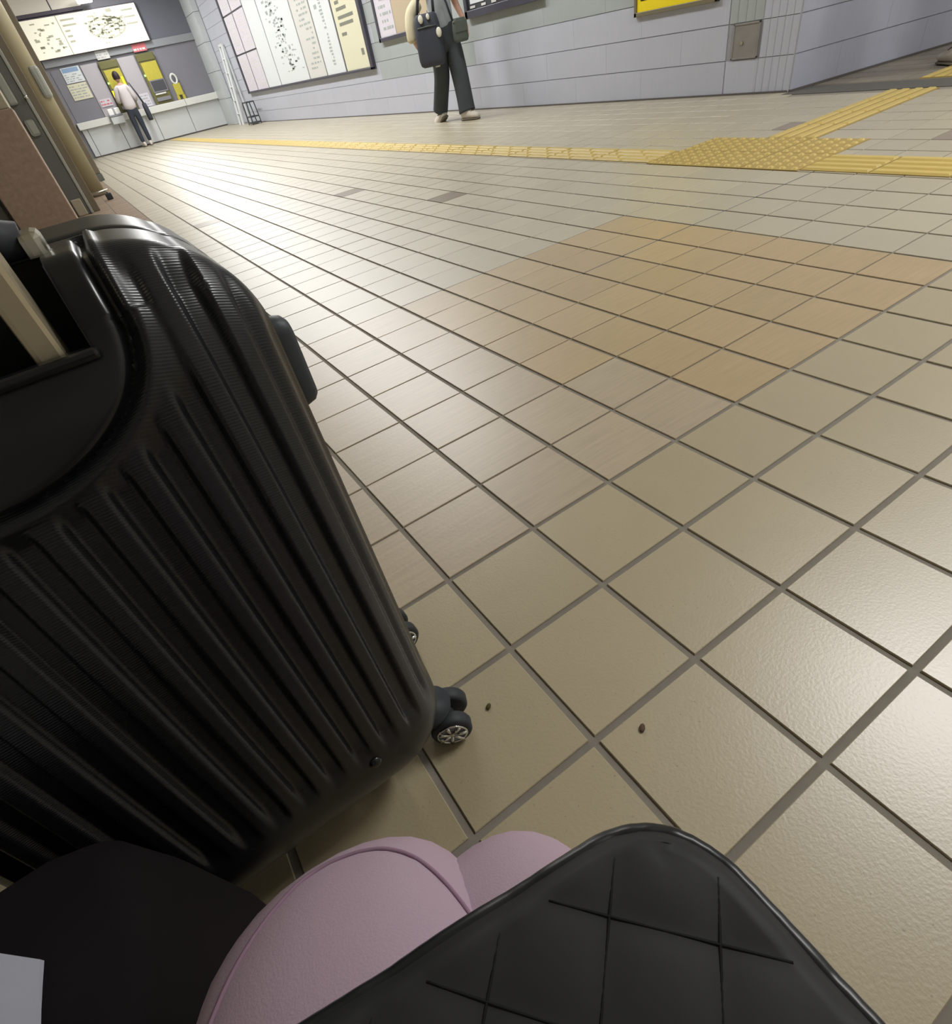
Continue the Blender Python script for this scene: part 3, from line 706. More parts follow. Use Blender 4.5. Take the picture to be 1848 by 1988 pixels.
# ================================================================== SUITCASE
SX, SY = -0.3585, -0.145
ca, cb = 0.2125, 0.140
ZB, ZT = 0.055, 0.684
cc = (ZT - ZB) / 2; zc = (ZT + ZB) / 2
suit = thing('suitcase', 'black hard-shell suitcase with vertical ribs and raised telescopic handle', 'suitcase', (SX, SY, 0))
RX, RY, RZ = 0.085, 0.055, 0.085
def ss(a, b, x):
    t = max(0.0, min(1.0, (x - a) / (b - a))); return t * t * (3 - 2 * t)
def panel_sd(x, z):          # <0 inside the handle housing (face coordinates)
    z0, hw, hh = 0.650, 0.1225, 0.082
    if z >= z0: return abs(x) - hw
    q = math.sqrt((x / hw) ** 2 + ((z - z0) / hh) ** 2); return (q - 1) * (0.5 * (hw + hh)) * 0.85
PITCH = 0.0335
def shell_point(p, axis, sgn):
    """p on the box surface -> point on the ribbed rounded shell; local coords around (0,0,zc)"""
    ex = (ca - RX, cb - RY, cc - RZ)
    q = [max(-ex[k], min(ex[k], p[k])) for k in range(3)]
    d = [(p[0] - q[0]) / RX, (p[1] - q[1]) / RY, (p[2] - q[2]) / RZ]
    l = math.sqrt(sum(x * x for x in d)) or 1.0
    d = [x / l for x in d]
    pos = [q[0] + d[0] * RX, q[1] + d[1] * RY, q[2] + d[2] * RZ]
    n = Vector((d[0] / RX, d[1] / RY, d[2] / RZ)).normalized()
    zz = pos[2] + zc
    # vertical ribs: on the broad faces and over the top they run at constant x, on the narrow sides at constant y
    wx = 1.0 - ss(0.55, 0.85, abs(n.x)); wy = ss(0.75, 0.95, abs(n.x))
    def prof(t):
        c = 0.5 + 0.5 * math.cos(2 * PI * t / PITCH); return ss(0.22, 0.78, c)
    fade = ss(0.150, 0.195, zz)
    g = prof(pos[0]) * wx * fade
    if n.y < -0.25 or (n.z > 0.3 and pos[1] < 0):
        sd = panel_sd(pos[0], zz if n.z < 0.5 else 0.66)
        g *= ss(0.008, 0.030, sd)
        if n.y > -0.25 and n.z > 0.9: g *= ss(0.0, 0.03, -pos[1] - 0.03)
    if n.z < -0.4: g = 0
    g *= 1 - ss(0.45, 0.93, n.z)
    disp = -0.0080 * g
    sy_ = 0.5 + 0.5 * math.cos(2 * PI * (pos[1]) / 0.05)
    disp += -0.004 * ss(0.3, 0.7, sy_) * wy * fade * ss(0.05, 0.09, ZT - zz)
    # zip groove round the middle
    disp += -0.006 * math.exp(-(pos[1] / 0.006) ** 2)
    # seam round the handle housing
    if n.y < -0.2 or (n.z > 0.3 and pos[1] < -0.02):
        sd = panel_sd(pos[0], zz if n.z < 0.6 else max(zz, 0.66))
        disp += -0.007 * math.exp(-(sd / 0.0032) ** 2) + (0.003 * math.exp(-((sd - 0.006) / 0.004) ** 2))
    # gentle bulge of the broad faces and a fuller foot
    bx = max(0.0, 1 - (pos[0] / ca) ** 2)
    by = -0.010 * bx * max(0.0, 1 - (pos[2] / cc) ** 2) if n.y < 0 else 0.0
    tap = -0.030 * (-(pos[2]) / cc) * ss(0.0, cb, -pos[1])
    return (pos[0] + n.x * disp, pos[1] + n.y * disp + by + tap, zz + n.z * disp)
REC = (0.100, 0.640, 0.684)   # recess half width, bottom, top
def grid(nu, nv, fn):
    """fn(u,v)->(p,axis); returns verts, quads and box points"""
    pts = []; raw = []
    for j in range(nv + 1):
        for i in range(nu + 1):
            p = fn(-1 + 2 * i / nu, -1 + 2 * j / nv); raw.append(p); pts.append(p)
    quads = [(j * (nu + 1) + i, j * (nu + 1) + i + 1, (j + 1) * (nu + 1) + i + 1, (j + 1) * (nu + 1) + i) for j in range(nv) for i in range(nu)]
    return pts, quads
shells = {'near': MB(), 'far': MB(), 'panel': MB()}
def add_face(fn, nu, nv, flip):
    pts, quads = grid(nu, nv, fn)
    out = [shell_point(p, 0, 0) for p in pts]
    sel = {'near': [], 'far': [], 'panel': []}
    for q in quads:
        c = [sum(pts[k][a] for k in q) / 4 for a in range(3)]
        o = [sum(out[k][a] for k in q) / 4 for a in range(3)]
        if c[1] > 0: key = 'far'
        else:
            key = 'near'
            front = abs(c[1] + cb) < 1e-5; topf = abs(c[2] - cc) < 1e-5
            if front or topf:
                zz = o[2] if front else max(o[2], 0.66)
                if panel_sd(o[0], zz) < 0.0 and (front or c[1] < -0.055): key = 'panel'
                if abs(o[0]) < REC[0] and o[2] > REC[1] and (front or c[1] < -0.075): continue
        sel[key].append(q[::-1] if flip else q)
    for key, qs in sel.items():
        if not qs: continue
        used = sorted({k for q in qs for k in q}); mp = {k: n for n, k in enumerate(used)}
        shells[key].add([out[k] for k in used], [tuple(mp[k] for k in q) for q in qs])
add_face(lambda u, v: (ca * u, -cb, cc * v), 210, 230, False)
add_face(lambda u, v: (ca * u, cb, cc * v), 80, 80, True)
add_face(lambda u, v: (ca, cb * u, cc * v), 70, 90, False)
add_face(lambda u, v: (-ca, cb * u, cc * v), 70, 90, True)
add_face(lambda u, v: (ca * u, cb * v, cc), 210, 110, False)
add_face(lambda u, v: (ca * u, cb * v, -cc), 50, 40, True)
shells['near'].build('back_shell', 'black_abs', suit, True)
shells['far'].build('front_shell', 'black_abs', suit, True)
shells['panel'].build('handle_housing', 'black_smooth', suit, True)
# recess behind the telescopic handle
rb = MB(); hw = REC[0]; yf = -cb - 0.03; yb = -0.052; z0 = REC[1]; z1 = 0.70
rb.add([(-hw, -cb + 0.022, z0), (hw, -cb + 0.022, z0), (hw, yb, z0 - 0.03), (-hw, yb, z0 - 0.03), (-hw, -cb + 0.05, z1 - 0.017), (hw, -cb + 0.05, z1 - 0.017), (hw, yb, z1 - 0.017), (-hw, yb, z1 - 0.017)],
       [(0, 1, 2, 3), (3, 2, 6, 7), (1, 5, 6, 2), (0, 3, 7, 4)])
rb.build('handle_recess', 'recess_black', suit)
B('recess_lip', 'black_smooth', suit, (-hw - 0.003, hw + 0.003, -cb + 0.019, -cb + 0.030, z0 - 0.006, z0 + 0.001), bev=0.003)
for s in (-1, 1):
    x = s * 0.0775
    B('telescopic_pole', 'pole_metal', suit, (x - 0.0085, x + 0.0085, -cb + 0.030, -cb + 0.054, 0.615, 0.96), bev=0.0035)
    B('pole_socket', 'black_smooth', suit, (x - 0.014, x + 0.014, -cb + 0.027, -cb + 0.058, 0.610, 0.632), bev=0.003)
m = MB(); m.tube([(-0.088, -cb + 0.042, 0.95), (-0.085, -cb + 0.042, 0.985), (-0.06, -cb + 0.042, 1.0), (0.06, -cb + 0.042, 1.0), (0.085, -cb + 0.042, 0.985), (0.088, -cb + 0.042, 0.95)], 0.014, 12)
m.build('pull_grip', 'black_rubber', suit, True)
# carry handle on top with chrome ends
hb = MB(); hb.tube([(0.094 * u, -0.036, 0.692 + 0.012 * (1 - u * u)) for u in (-1, -0.8, -0.5, 0, 0.5, 0.8, 1)], [0.011, 0.014, 0.016, 0.016, 0.016, 0.014, 0.011], 14)
top_handle = hb.build('top_handle', 'black_rubber', suit, True)
for s in (-1, 1): B('handle_end', 'chrome_soft', top_handle, (s * 0.0985 - 0.0065, s * 0.0985 + 0.0065, -0.050, -0.022, 0.674, 0.697), bev=0.004)
# side carry handle
sh = MB()
prof = rounded_poly(0.092, 0.030, 0.014, 5)
rings = []
for (d, k) in ((-0.012, 1.0), (0.016, 1.0), (0.024, 0.95), (0.028, 0.84)): rings.append([(ca + d, b * k + 0.02, 0.534 + a * k) for a, b in prof])
sh.loft(rings); sh.build('side_handle', 'handle_grey', suit, True)
# studs near the foot
for (x, z) in ((0.107, 0.150), (-0.107, 0.150)):
    m = MB(); m.sphere((x, -cb - 0.024, z), 0.008, 0.005, 0.008, 12, 7); m.build('stud', 'black_smooth', suit, True)
# casters: a fork and two wheels with chrome discs each
def caster(px, py, a):
    ax = Vector((math.cos(a), math.sin(a), 0)); tr = Vector((-math.sin(a), math.cos(a), 0))
    piv = Vector((px, py, 0)); c = piv + tr * 0.020 + Vector((0, 0, 0.029))
    m = MB(); m.cyl(piv + Vector((0, 0, 0.050)), piv + Vector((0, 0, 0.068)), 0.026, 0.030, 20)
    m.tube([piv + Vector((0, 0, 0.055)), piv + tr * 0.008 + Vector((0, 0, 0.045)), c], [0.016, 0.014, 0.011], 12)
    m.build('caster_fork', 'black_rubber', suit, True)
    for s in (-1, 1):
        m = MB(); cx = c + ax * s * 0.019
        prof = [(-0.010, 0.022), (-0.0095, 0.0265), (-0.006, 0.029), (0.006, 0.029), (0.0095, 0.0265), (0.010, 0.022)]
        rings = []
        for (d, r) in prof: rings.append([cx + ax * d + (tr * math.cos(2 * PI * k / 28) + Vector((0, 0, 1)) * math.sin(2 * PI * k / 28)) * r for k in range(28)])
        m.loft(rings); wh = m.build('wheel', 'black_rubber', suit, True)
        h = MB(); o = cx + ax * s * 0.0102; e = ax * s
        def P(r, th, d): return o + e * d + (tr * math.cos(th) + Vector((0, 0, 1)) * math.sin(th)) * r
        h.tube([P(0.0205, 2 * PI * k / 28, 0.0006) for k in range(28)], 0.0016, 6, closed=True)
        h.cyl(P(0, 0, -0.001), P(0, 0, 0.0025), 0.006, 0.004, 14)
        for k in range(7):
            th = 2 * PI * k / 7
            h.tube([P(0.004, th, 0.0015), P(0.012, th, 0.0018), P(0.020, th, 0.0006)], [0.0022, 0.0026, 0.0036], 6)
        h.build('hub_disc', 'chrome', wh, True)
        h = MB(); h.cyl(P(0, 0, -0.003), P(0, 0, 0.0001), 0.0205, seg=24); h.build('hub_back', 'machine_grey', wh)
caster(0.1985, -0.092, math.radians(-112)); caster(0.205, 0.085, math.radians(-90)); caster(-0.185, -0.105, math.radians(-80)); caster(-0.185, 0.085, math.radians(-75))

# ================================================================== SEATED PERSON (legs only are in view)
seat = thing('person', 'seated person in pale pink trousers, knees beside the suitcase', 'person', (-0.29, -0.75, 0))
V = {'pelvis': ((0.03, -0.36, 0.44), 0.15, 0.10),
     'hipL': ((-0.06, -0.28, 0.425), 0.090, 0.085), 'thL': ((-0.045, -0.06, 0.415), 0.080, 0.074), 'thL2': ((-0.016, 0.12, 0.425), 0.084, 0.074), 'knL': ((0.000, 0.222, 0.415), 0.082, 0.072), 'shL0': ((-0.005, 0.200, 0.30), 0.064, 0.064), 'shL': ((-0.005, 0.11, 0.19), 0.056, 0.056), 'anL': ((-0.005, 0.03, 0.085), 0.048, 0.05),
     'hipR': ((0.10, -0.28, 0.425), 0.090, 0.085), 'thR': ((0.095, -0.06, 0.41), 0.068, 0.068), 'thR2': ((0.080, 0.08, 0.412), 0.066, 0.062), 'knR': ((0.050, 0.180, 0.408), 0.074, 0.060), 'shR0': ((0.070, 0.150, 0.29), 0.054, 0.054), 'shR': ((0.105, 0.06, 0.19), 0.05, 0.052), 'anR': ((0.105, 0.0, 0.085), 0.046, 0.05)}
Eg = [('pelvis', 'hipL'), ('hipL', 'thL'), ('thL', 'thL2'), ('thL2', 'knL'), ('knL', 'shL0'), ('shL0', 'shL'), ('shL', 'anL'), ('pelvis', 'hipR'), ('hipR', 'thR'), ('thR', 'thR2'), ('thR2', 'knR'), ('knR', 'shR0'), ('shR0', 'shR'), ('shR', 'anR')]
tro = link('trousers', skin_mesh('trousers', V, Eg, 'pink_cloth', 3), seat)
from mathutils.bvhtree import BVHTree
_bm = bmesh.new(); _bm.from_mesh(tro.data); _bv = BVHTree.FromBMesh(_bm); _bm.free()
def on_cloth(x, y):      # highest point of the trousers over (x, y), world to local
    h = _bv.ray_cast(Vector((x + 0.29, y + 0.75, 0.8)), Vector((0, 0, -1)))
    return h[0] + h[1] * 0.0004 if h[0] else None
ctl = [(-0.352, -0.560), (-0.325, -0.530), (-0.292, -0.512), (-0.262, -0.518), (-0.242, -0.537), (-0.232, -0.570), (-0.230, -0.62), (-0.232, -0.68)]
path = []
for k in range(len(ctl) - 1):
    for q in range(8):
        t_ = q / 8; p0 = ctl[max(k - 1, 0)]; p1 = ctl[k]; p2 = ctl[k + 1]; p3 = ctl[min(k + 2, len(ctl) - 1)]
        cr = [0.5 * (2 * b_ + (c_ - a_) * t_ + (2 * a_ - 5 * b_ + 4 * c_ - d_) * t_ ** 2 + (3 * b_ - a_ - 3 * c_ + d_) * t_ ** 3) for a_, b_, c_, d_ in zip(p0, p1, p2, p3)]
        h_ = on_cloth(*cr)
        if h_: path.append(h_)
m = MB(); m.tube(path, 0.0011, 6); m.build('seam', 'pink_seam', tro, True)
def shoe(parent, loc, rz, tilt=0.0, L=0.26, mu='shoe_white', ms='shoe_sole'):
    """shoe pointing to -Y, heel at the back; loc = ball of the foot on the floor"""
    M = Matrix.Translation(loc) @ Matrix.Rotation(rz, 4, 'Z') @ Matrix.Rotation(tilt, 4, 'X')
    def ring(y, w, h, z0, n=12): return [M @ Vector((w * math.cos(2 * PI * k / n), y, z0 + h * (0.5 + 0.5 * math.sin(2 * PI * k / n)))) for k in range(n)]
    u = MB(); u.loft([ring(-0.36 * L, 0.022, 0.030, 0.018), ring(-0.32 * L, 0.038, 0.048, 0.016), ring(-0.15 * L, 0.047, 0.060, 0.014), ring(0.05 * L, 0.044, 0.075, 0.014), ring(0.25 * L, 0.036, 0.100, 0.014), ring(0.45 * L, 0.036, 0.105, 0.014), ring(0.60 * L, 0.030, 0.090, 0.016), ring(0.63 * L, 0.020, 0.070, 0.02)])
    o = u.build('shoe', mu, parent, True)
    s = MB(); s.loft([ring(-0.37 * L, 0.024, 0.02, 0.0), ring(-0.30 * L, 0.042, 0.02, 0.0), ring(-0.12 * L, 0.050, 0.02, 0.0), ring(0.2 * L, 0.040, 0.022, 0.0), ring(0.5 * L, 0.039, 0.024, 0.0), ring(0.64 * L, 0.026, 0.024, 0.0)])
    s.build('sole', ms, o, True)
    l = MB()
    for k in range(3):
        y = (0.0 + 0.07 * k) * L; zt = 0.083 + 0.010 * k
        l.tube([M @ Vector((-0.022, y, zt)), M @ Vector((0, y, zt + 0.008)), M @ Vector((0.022, y, zt))], 0.0035, 6)
    l.build('laces', ms, o, True); return o
shoe(seat, (-0.01, 0.09, 0), PI); shoe(seat, (0.10, 0.06, 0), PI)

# ================================================================== QUILTED BAG ON THE LAP
qb = thing('quilted_bag', 'flat black quilted bag with shiny piped edges lying on the pink lap', 'bag', (-0.245, -0.685, 0.492))
def qpt(s, tt):   # s across (0 left, 1 right), tt front(0)->back(1)
    FL = Vector((-0.150, 0.114)); FR = Vector((0.099, 0.078)); BR = Vector((0.098, -0.16)); BL = Vector((-0.15, -0.16))
    p = (FL * (1 - s) + FR * s) * (1 - tt) + (BL * (1 - s) + BR * s) * tt
    return p
QK = 5.5
def qz(s, tt):
    u = (s + tt) * QK; v = (s - tt) * QK
    q = abs(math.sin(PI * u)) ** 0.45 * abs(math.sin(PI * v)) ** 0.45
    ed = min(1.0, min(s, 1 - s, tt, 1 - tt) / 0.025)
    return 0.0017 * q + 0.010 * ed + 0.006 * math.sin(2.2 * s + 1.5 * tt)
def corner(s, tt):   # round the front right corner
    r = 0.13
    if s > 1 - r and tt < r:
        dx, dy = (s - (1 - r)) / r, (r - tt) / r; m_ = max(dx, dy); l = math.hypot(dx, dy)
        if l > 1e-6: k = m_ / l; return 1 - r + dx * k * r, r - dy * k * r
    return s, tt
n = 72; qm = MB(); vs = []; fs = []
for b in range(n + 1):
    for a in range(n + 1):
        s, tt = corner(a / n, b / n); p = qpt(s, tt); vs.append((p.x, p.y, qz(a / n, b / n) + 0.010))
for b in range(n):
    for a in range(n): fs.append((b * (n + 1) + a, (b + 1) * (n + 1) + a, (b + 1) * (n + 1) + a + 1, b * (n + 1) + a + 1))
qm.add(vs, fs); qm.build('quilted_panel', 'quilt_black', qb, True)
um = MB(); um.add([(x, y, -0.004 + 0.002 * math.sin(9 * x)) for x, y, z in vs], [f[::-1] for f in fs])
ring = [(a, 0) for a in range(n)] + [(n, b) for b in range(n)] + [(a, n) for a in range(n, 0, -1)] + [(0, b) for b in range(n, 0, -1)]
ri = [b * (n + 1) + a for a, b in ring]
um.add([vs[k] for k in ri] + [(vs[k][0], vs[k][1], -0.004) for k in ri], [(k, (k + 1) % len(ri), len(ri) + (k + 1) % len(ri), len(ri) + k) for k in range(len(ri))])
um.build('lining', 'quilt_black', qb, True)
pp = MB(); rr = random.Random(3)
pp.tube([Vector((vs[k][0], vs[k][1], vs[k][2] * 0.85 + 0.0004 * math.sin(q * 0.35) + rr.uniform(-0.0003, 0.0003))) for q, k in enumerate(ri[::1])], [0.0034 + 0.0003 * math.sin(q * 0.3) for q in range(len(ri))], 8, closed=True)
pp.build('piping', 'piping_black', qb, True)
st = MB()
for k in range(-6, 12):
    for dirn in (0, 1):
        path = []
        for q in range(81):
            w_ = q / 80.0
            if dirn == 0: s_, t_ = k / QK - w_, w_          # s + t = const
            else: s_, t_ = k / QK + w_, w_                  # s - t = const
            if 0.03 < s_ < 0.97 and 0.03 < t_ < 0.97:
                z_ = qz(s_, t_); a_, b_ = corner(s_, t_); p = qpt(a_, b_); path.append((p.x, p.y, z_ + 0.0104))
        if len(path) > 3: st.tube(path, 0.0005, 5)
st.build('stitching', 'stitch', qb, True)

# ================================================================== DARK BAG WITH WHITE PAPER, LOWER LEFT
t = thing('dark_tote', 'dark maroon cloth bag on the floor between the knee and the suitcase', 'bag', (-0.630, -0.412, 0))
m = MB(); rings = []
for (z, sx, sy) in ((0.0, 0.9, 0.85), (0.03, 1.0, 1.0), (0.15, 1.02, 1.05), (0.26, 1.0, 1.0), (0.328, 0.97, 0.92), (0.35, 0.90, 0.80)):
    rings.append([(a * sx, b * sy, z + 0.004 * math.sin(a * 40)) for a, b in rounded_poly(0.45, 0.18, 0.06, 6)])
m.loft(rings); m.build('body', 'maroon_black', t, True)
for s in (-1, 1):
    m = MB(); m.tube([(-0.13, s * 0.03, 0.34), (-0.11, s * 0.035, 0.352), (-0.06, s * 0.045, 0.357), (-0.01, s * 0.04, 0.352), (0.01, s * 0.03, 0.34)], 0.006, 8); m.build('strap', 'maroon_black', t, True)
pm = MB(); n = 10; vs = []; fs = []
for b in range(n + 1):
    for a in range(n + 1): vs.append((-0.14 * a / n, -0.14 * b / n + 0.12 * a / n, 0.006 * math.sin(2.5 * a / n) + 0.003 * math.sin(5 * b / n)))
for b in range(n):
    for a in range(n): fs.append((b * (n + 1) + a, b * (n + 1) + a + 1, (b + 1) * (n + 1) + a + 1, (b + 1) * (n + 1) + a))
pm.add(vs, fs); pm.add([(x, y, z - 0.004) for x, y, z in vs], [f[::-1] for f in fs])
rim = [a for a in range(n + 1)] + [(b + 1) * (n + 1) + n for b in range(n)] + [n * (n + 1) + a for a in range(n - 1, -1, -1)] + [b * (n + 1) for b in range(n - 1, 0, -1)]
pm.add([vs[k] for k in rim] + [(vs[k][0], vs[k][1], vs[k][2] - 0.004) for k in rim], [(k, len(rim) + k, len(rim) + (k + 1) % len(rim), (k + 1) % len(rim)) for k in range(len(rim))])
o = pm.build('folded_paper', 'white_paper', None, False, (-0.4665, -0.411, 0.362))
tag(o, 'folded white paper lying on the dark bag at the lower left', 'paper')

# ================================================================== STANDING PEOPLE
def hand(prefix, V, Eg, wrist, down, fwd, out):
    """five bent fingers; down = along the hand, fwd = palm-width axis (thumb side), out = curl side"""
    w = Vector(V[wrist][0]); down, fwd, out = Vector(down).normalized(), Vector(fwd).normalized(), Vector(out).normalized()
    V[prefix + 'palm'] = (tuple(w + down * 0.055), 0.030, 0.016); Eg.append((wrist, prefix + 'palm'))
    for k, (off, ln) in enumerate(((0.028, 0.068), (0.010, 0.078), (-0.009, 0.072), (-0.027, 0.056))):
        b = w + down * 0.090 + fwd * off; m_ = b + down * ln * 0.5 + out * 0.006; e = b + down * ln * 0.9 + out * 0.026
        for q, (p, r) in enumerate(((b, 0.0095), (m_, 0.0088), (e, 0.0075))): V[prefix + 'f%d%d' % (k, q)] = (tuple(p), r, r)
        Eg += [(prefix + 'palm', prefix + 'f%d0' % k), (prefix + 'f%d0' % k, prefix + 'f%d1' % k), (prefix + 'f%d1' % k, prefix + 'f%d2' % k)]
    b = w + down * 0.030 + fwd * 0.032; e = w + down * 0.075 + fwd * 0.050 + out * 0.012
    V[prefix + 't0'] = (tuple(b), 0.011, 0.011); V[prefix + 't1'] = (tuple(e), 0.009, 0.009)
    Eg += [(prefix + 'palm', prefix + 't0'), (prefix + 't0', prefix + 't1')]
def head(parent, c, yaw, hairlen, body_name='head'):
    """head looking to -Y before yaw; c = centre"""
    M = Matrix.Translation(c) @ Matrix.Rotation(yaw, 4, 'Z')
    hb = MB(); v = []; f = []; seg, rng = 20, 16
    for i in range(rng + 1):
        a = -PI / 2 + PI * i / rng
        for k in range(seg):
            b = 2 * PI * k / seg; x = 0.074 * math.cos(a) * math.cos(b); y = 0.092 * math.cos(a) * math.sin(b); z = 0.112 * math.sin(a)
            if z < -0.02: x *= 1 + 3.0 * (z + 0.02); y = y * (1 + 1.2 * (z + 0.02)) - (0.012 if y < 0 else -0.0) * min(1, -(z + 0.02) / 0.06)
            nose = math.exp(-((x / 0.014) ** 2 + ((z + 0.012) / 0.022) ** 2)) if y < -0.04 else 0
            v.append(M @ Vector((x, y - 0.020 * nose, z)))
    for i in range(rng):
        for k in range(seg): f.append((i * seg + k, i * seg + (k + 1) % seg, (i + 1) * seg + (k + 1) % seg, (i + 1) * seg + k))
    hb.add(v, f)
    for s in (-1, 1):
        q = MB(); q.sphere((0, 0, 0), 0.010, 0.020, 0.030, 8, 6); hb.add([M @ (Vector(p) + Vector((s * 0.074, 0.008, 0.0))) for p in q.v], q.f)
    ho = hb.build('head', 'skin', parent, True)
    for s in (-1, 1):
        q = MB(); q.sphere((0, 0, 0), 0.013, 0.006, 0.007, 8, 6); e = MB(); e.add([M @ (Vector(p) + Vector((s * 0.030, -0.083, 0.010))) for p in q.v], q.f); e.build('eye', 'eye_dark', ho, True)
    q = MB(); q.sphere((0, 0, 0), 0.020, 0.006, 0.006, 8, 6); e = MB(); e.add([M @ (Vector(p) + Vector((0, -0.086, -0.052))) for p in q.v], q.f); e.build('mouth', 'lips', ho, True)
    hm = MB(); v = []; f = []
    for i in range(13):
        a = PI / 2 - (PI * 0.62) * i / 12
        for k in range(24):
            b = 2 * PI * k / 24; fr = max(0.0, -math.sin(b)); aa = max(a, 0.42) if fr > 0.35 else a
            x = 0.084 * math.cos(aa) * math.cos(b); y = 0.102 * math.cos(aa) * math.sin(b) + 0.006; z = 0.122 * math.sin(aa) + 0.004
            if a < -0.2 and fr <= 0.35: z -= hairlen * (-(a + 0.2)) * 2.2
            v.append(M @ Vector((x, y, z)))
    for i in range(12):
        for k in range(24): f.append((i * 24 + k, (i + 1) * 24 + k, (i + 1) * 24 + (k + 1) % 24, i * 24 + (k + 1) % 24))
    hm.add(v, f); hm.build('hair', 'hair', parent, True)
    return ho

# --- walking person in front of the tiled wall (walks towards -Y)
pa = thing('person', 'walking person in black wide trousers and grey top carrying black bags', 'person', (3.972, 6.265, 0))
hz = 0.80
V = {'pelvis': ((0, 0, 0.80), 0.10, 0.08), 'waist': ((0, -0.005, 0.97), 0.095, 0.075), 'chest': ((0, -0.01, 1.14), 0.12, 0.085), 'neck0': ((0, 0.0, 1.31), 0.06, 0.05), 'neck': ((0, -0.005, 1.40), 0.042, 0.042),
     'shL': ((0.14, 0, 1.26), 0.05, 0.05), 'elL': ((0.235, 0.03, 1.03), 0.038, 0.038), 'wrL': ((0.275, -0.05, 0.86), 0.026, 0.024),
     'shR': ((-0.14, 0, 1.26), 0.05, 0.05), 'elR': ((-0.32, 0.06, 1.02), 0.036, 0.036), 'wrR': ((-0.372, 0.05, 0.82), 0.024, 0.022),
     'hipL': ((0.075, 0, 0.78), 0.075, 0.075), 'knL': ((0.055, -0.12, 0.45), 0.05, 0.05), 'anL': ((0.02, -0.24, 0.09), 0.035, 0.035),
     'hipR': ((-0.075, 0, 0.78), 0.075, 0.075), 'knR': ((-0.06, 0.04, 0.43), 0.05, 0.05), 'anR': ((-0.05, 0.30, 0.16), 0.035, 0.035)}
Eg = [('pelvis', 'waist'), ('waist', 'chest'), ('chest', 'neck0'), ('neck0', 'neck'), ('neck0', 'shL'), ('shL', 'elL'), ('elL', 'wrL'), ('neck0', 'shR'), ('shR', 'elR'), ('elR', 'wrR'), ('pelvis', 'hipL'), ('hipL', 'knL'), ('knL', 'anL'), ('pelvis', 'hipR'), ('hipR', 'knR'), ('knR', 'anR')]
hand('l', V, Eg, 'wrL', (0.02, -0.12, -1), (0, -1, 0.1), (-1, 0, 0)); hand('r', V, Eg, 'wrR', (0.55, -0.1, -1), (0, -1, 0.3), (1, 0, 0))
link('body', skin_mesh('body', V, Eg, 'skin', 1), pa)
V = {'pelvis': ((0, 0, 0.84), 0.125, 0.10), 'waist': ((0, 0, 0.98), 0.11, 0.09), 'hipL': ((0.085, -0.02, 0.70), 0.115, 0.11), 'knL': ((0.060, -0.12, 0.44), 0.110, 0.105), 'cfL': ((0.035, -0.19, 0.25), 0.102, 0.10), 'anL': ((0.020, -0.225, 0.11), 0.100, 0.105), 'hmL': ((0.018, -0.232, 0.085), 0.104, 0.108), 'hnL': ((0.018, -0.235, 0.075), 0.102, 0.106),
     'hipR': ((-0.085, 0.01, 0.70), 0.115, 0.11), 'knR': ((-0.065, 0.06, 0.44), 0.096, 0.096), 'cfR': ((-0.06, 0.16, 0.28), 0.092, 0.096), 'anR': ((-0.05, 0.25, 0.14), 0.090, 0.096), 'hmR': ((-0.05, 0.265, 0.115), 0.092, 0.098), 'hnR': ((-0.05, 0.27, 0.105), 0.090, 0.096)}
Eg = [('pelvis', 'waist'), ('pelvis', 'hipL'), ('hipL', 'knL'), ('knL', 'cfL'), ('cfL', 'anL'), ('anL', 'hmL'), ('hmL', 'hnL'), ('pelvis', 'hipR'), ('hipR', 'knR'), ('knR', 'cfR'), ('cfR', 'anR'), ('anR', 'hmR'), ('hmR', 'hnR')]
link('trousers', skin_mesh('trousers', V, Eg, 'trousers_black', 2), pa)
V = {'hem': ((0, 0, 0.77), 0.160, 0.130), 'waist': ((0, 0, 0.96), 0.15, 0.118), 'chest': ((0, -0.01, 1.15), 0.150, 0.110), 'neck0': ((0, 0, 1.31), 0.085, 0.07), 'shL': ((0.14, 0, 1.255), 0.068, 0.068), 'slL': ((0.19, 0.02, 1.12), 0.064, 0.064), 'shR': ((-0.14, 0, 1.255), 0.068, 0.068), 'slR': ((-0.20, 0.03, 1.12), 0.064, 0.064)}
link('shirt', skin_mesh('shirt', V, [('hem', 'waist'), ('waist', 'chest'), ('chest', 'neck0'), ('neck0', 'shL'), ('shL', 'slL'), ('neck0', 'shR'), ('shR', 'slR')], 'shirt_grey', 2), pa)
V = {'a': ((-0.215, 0.03, 1.10), 0.070, 0.070), 'b': ((-0.33, 0.06, 1.02), 0.066, 0.066), 'c': ((-0.375, 0.05, 0.90), 0.060, 0.058), 'd': ((-0.375, 0.05, 0.77), 0.056, 0.054)}
link('cream_sleeve', skin_mesh('cream_sleeve', V, [('a', 'b'), ('b', 'c'), ('c', 'd')], 'sleeve_cream', 2), pa)
head(pa, (0, -0.03, 1.50), 0.0, 0.12)
shoe(pa, (0.02, -0.33, 0), 0.30); shoe(pa, (-0.05, 0.235, 0.0), 0.1, -0.55)
def soft_bag(parent, name, m, w, d, h, top=0.8):
    mb = MB(); rings = []
    for (z, k) in ((0.0, 0.72), (0.04, 0.92), (0.15, 1.0), (0.5, 1.0), (0.8, 0.92), (0.95, 0.82), (1.0, top * 0.85)):
        rings.append([(a * k, b * k, z * h if z > 0.1 else z * h) for a, b in rounded_poly(w, d, min(w, d) * 0.42, 5)])
    mb.loft(rings); return mb.build(name, m, parent, True)
tb = thing('tote_bag', 'large black shoulder bag hanging at the walking person\'s side', 'bag', (3.70, 6.12, 0.55), math.radians(-34))
soft_bag(tb, 'body', 'bag_black', 0.29, 0.14, 0.44)
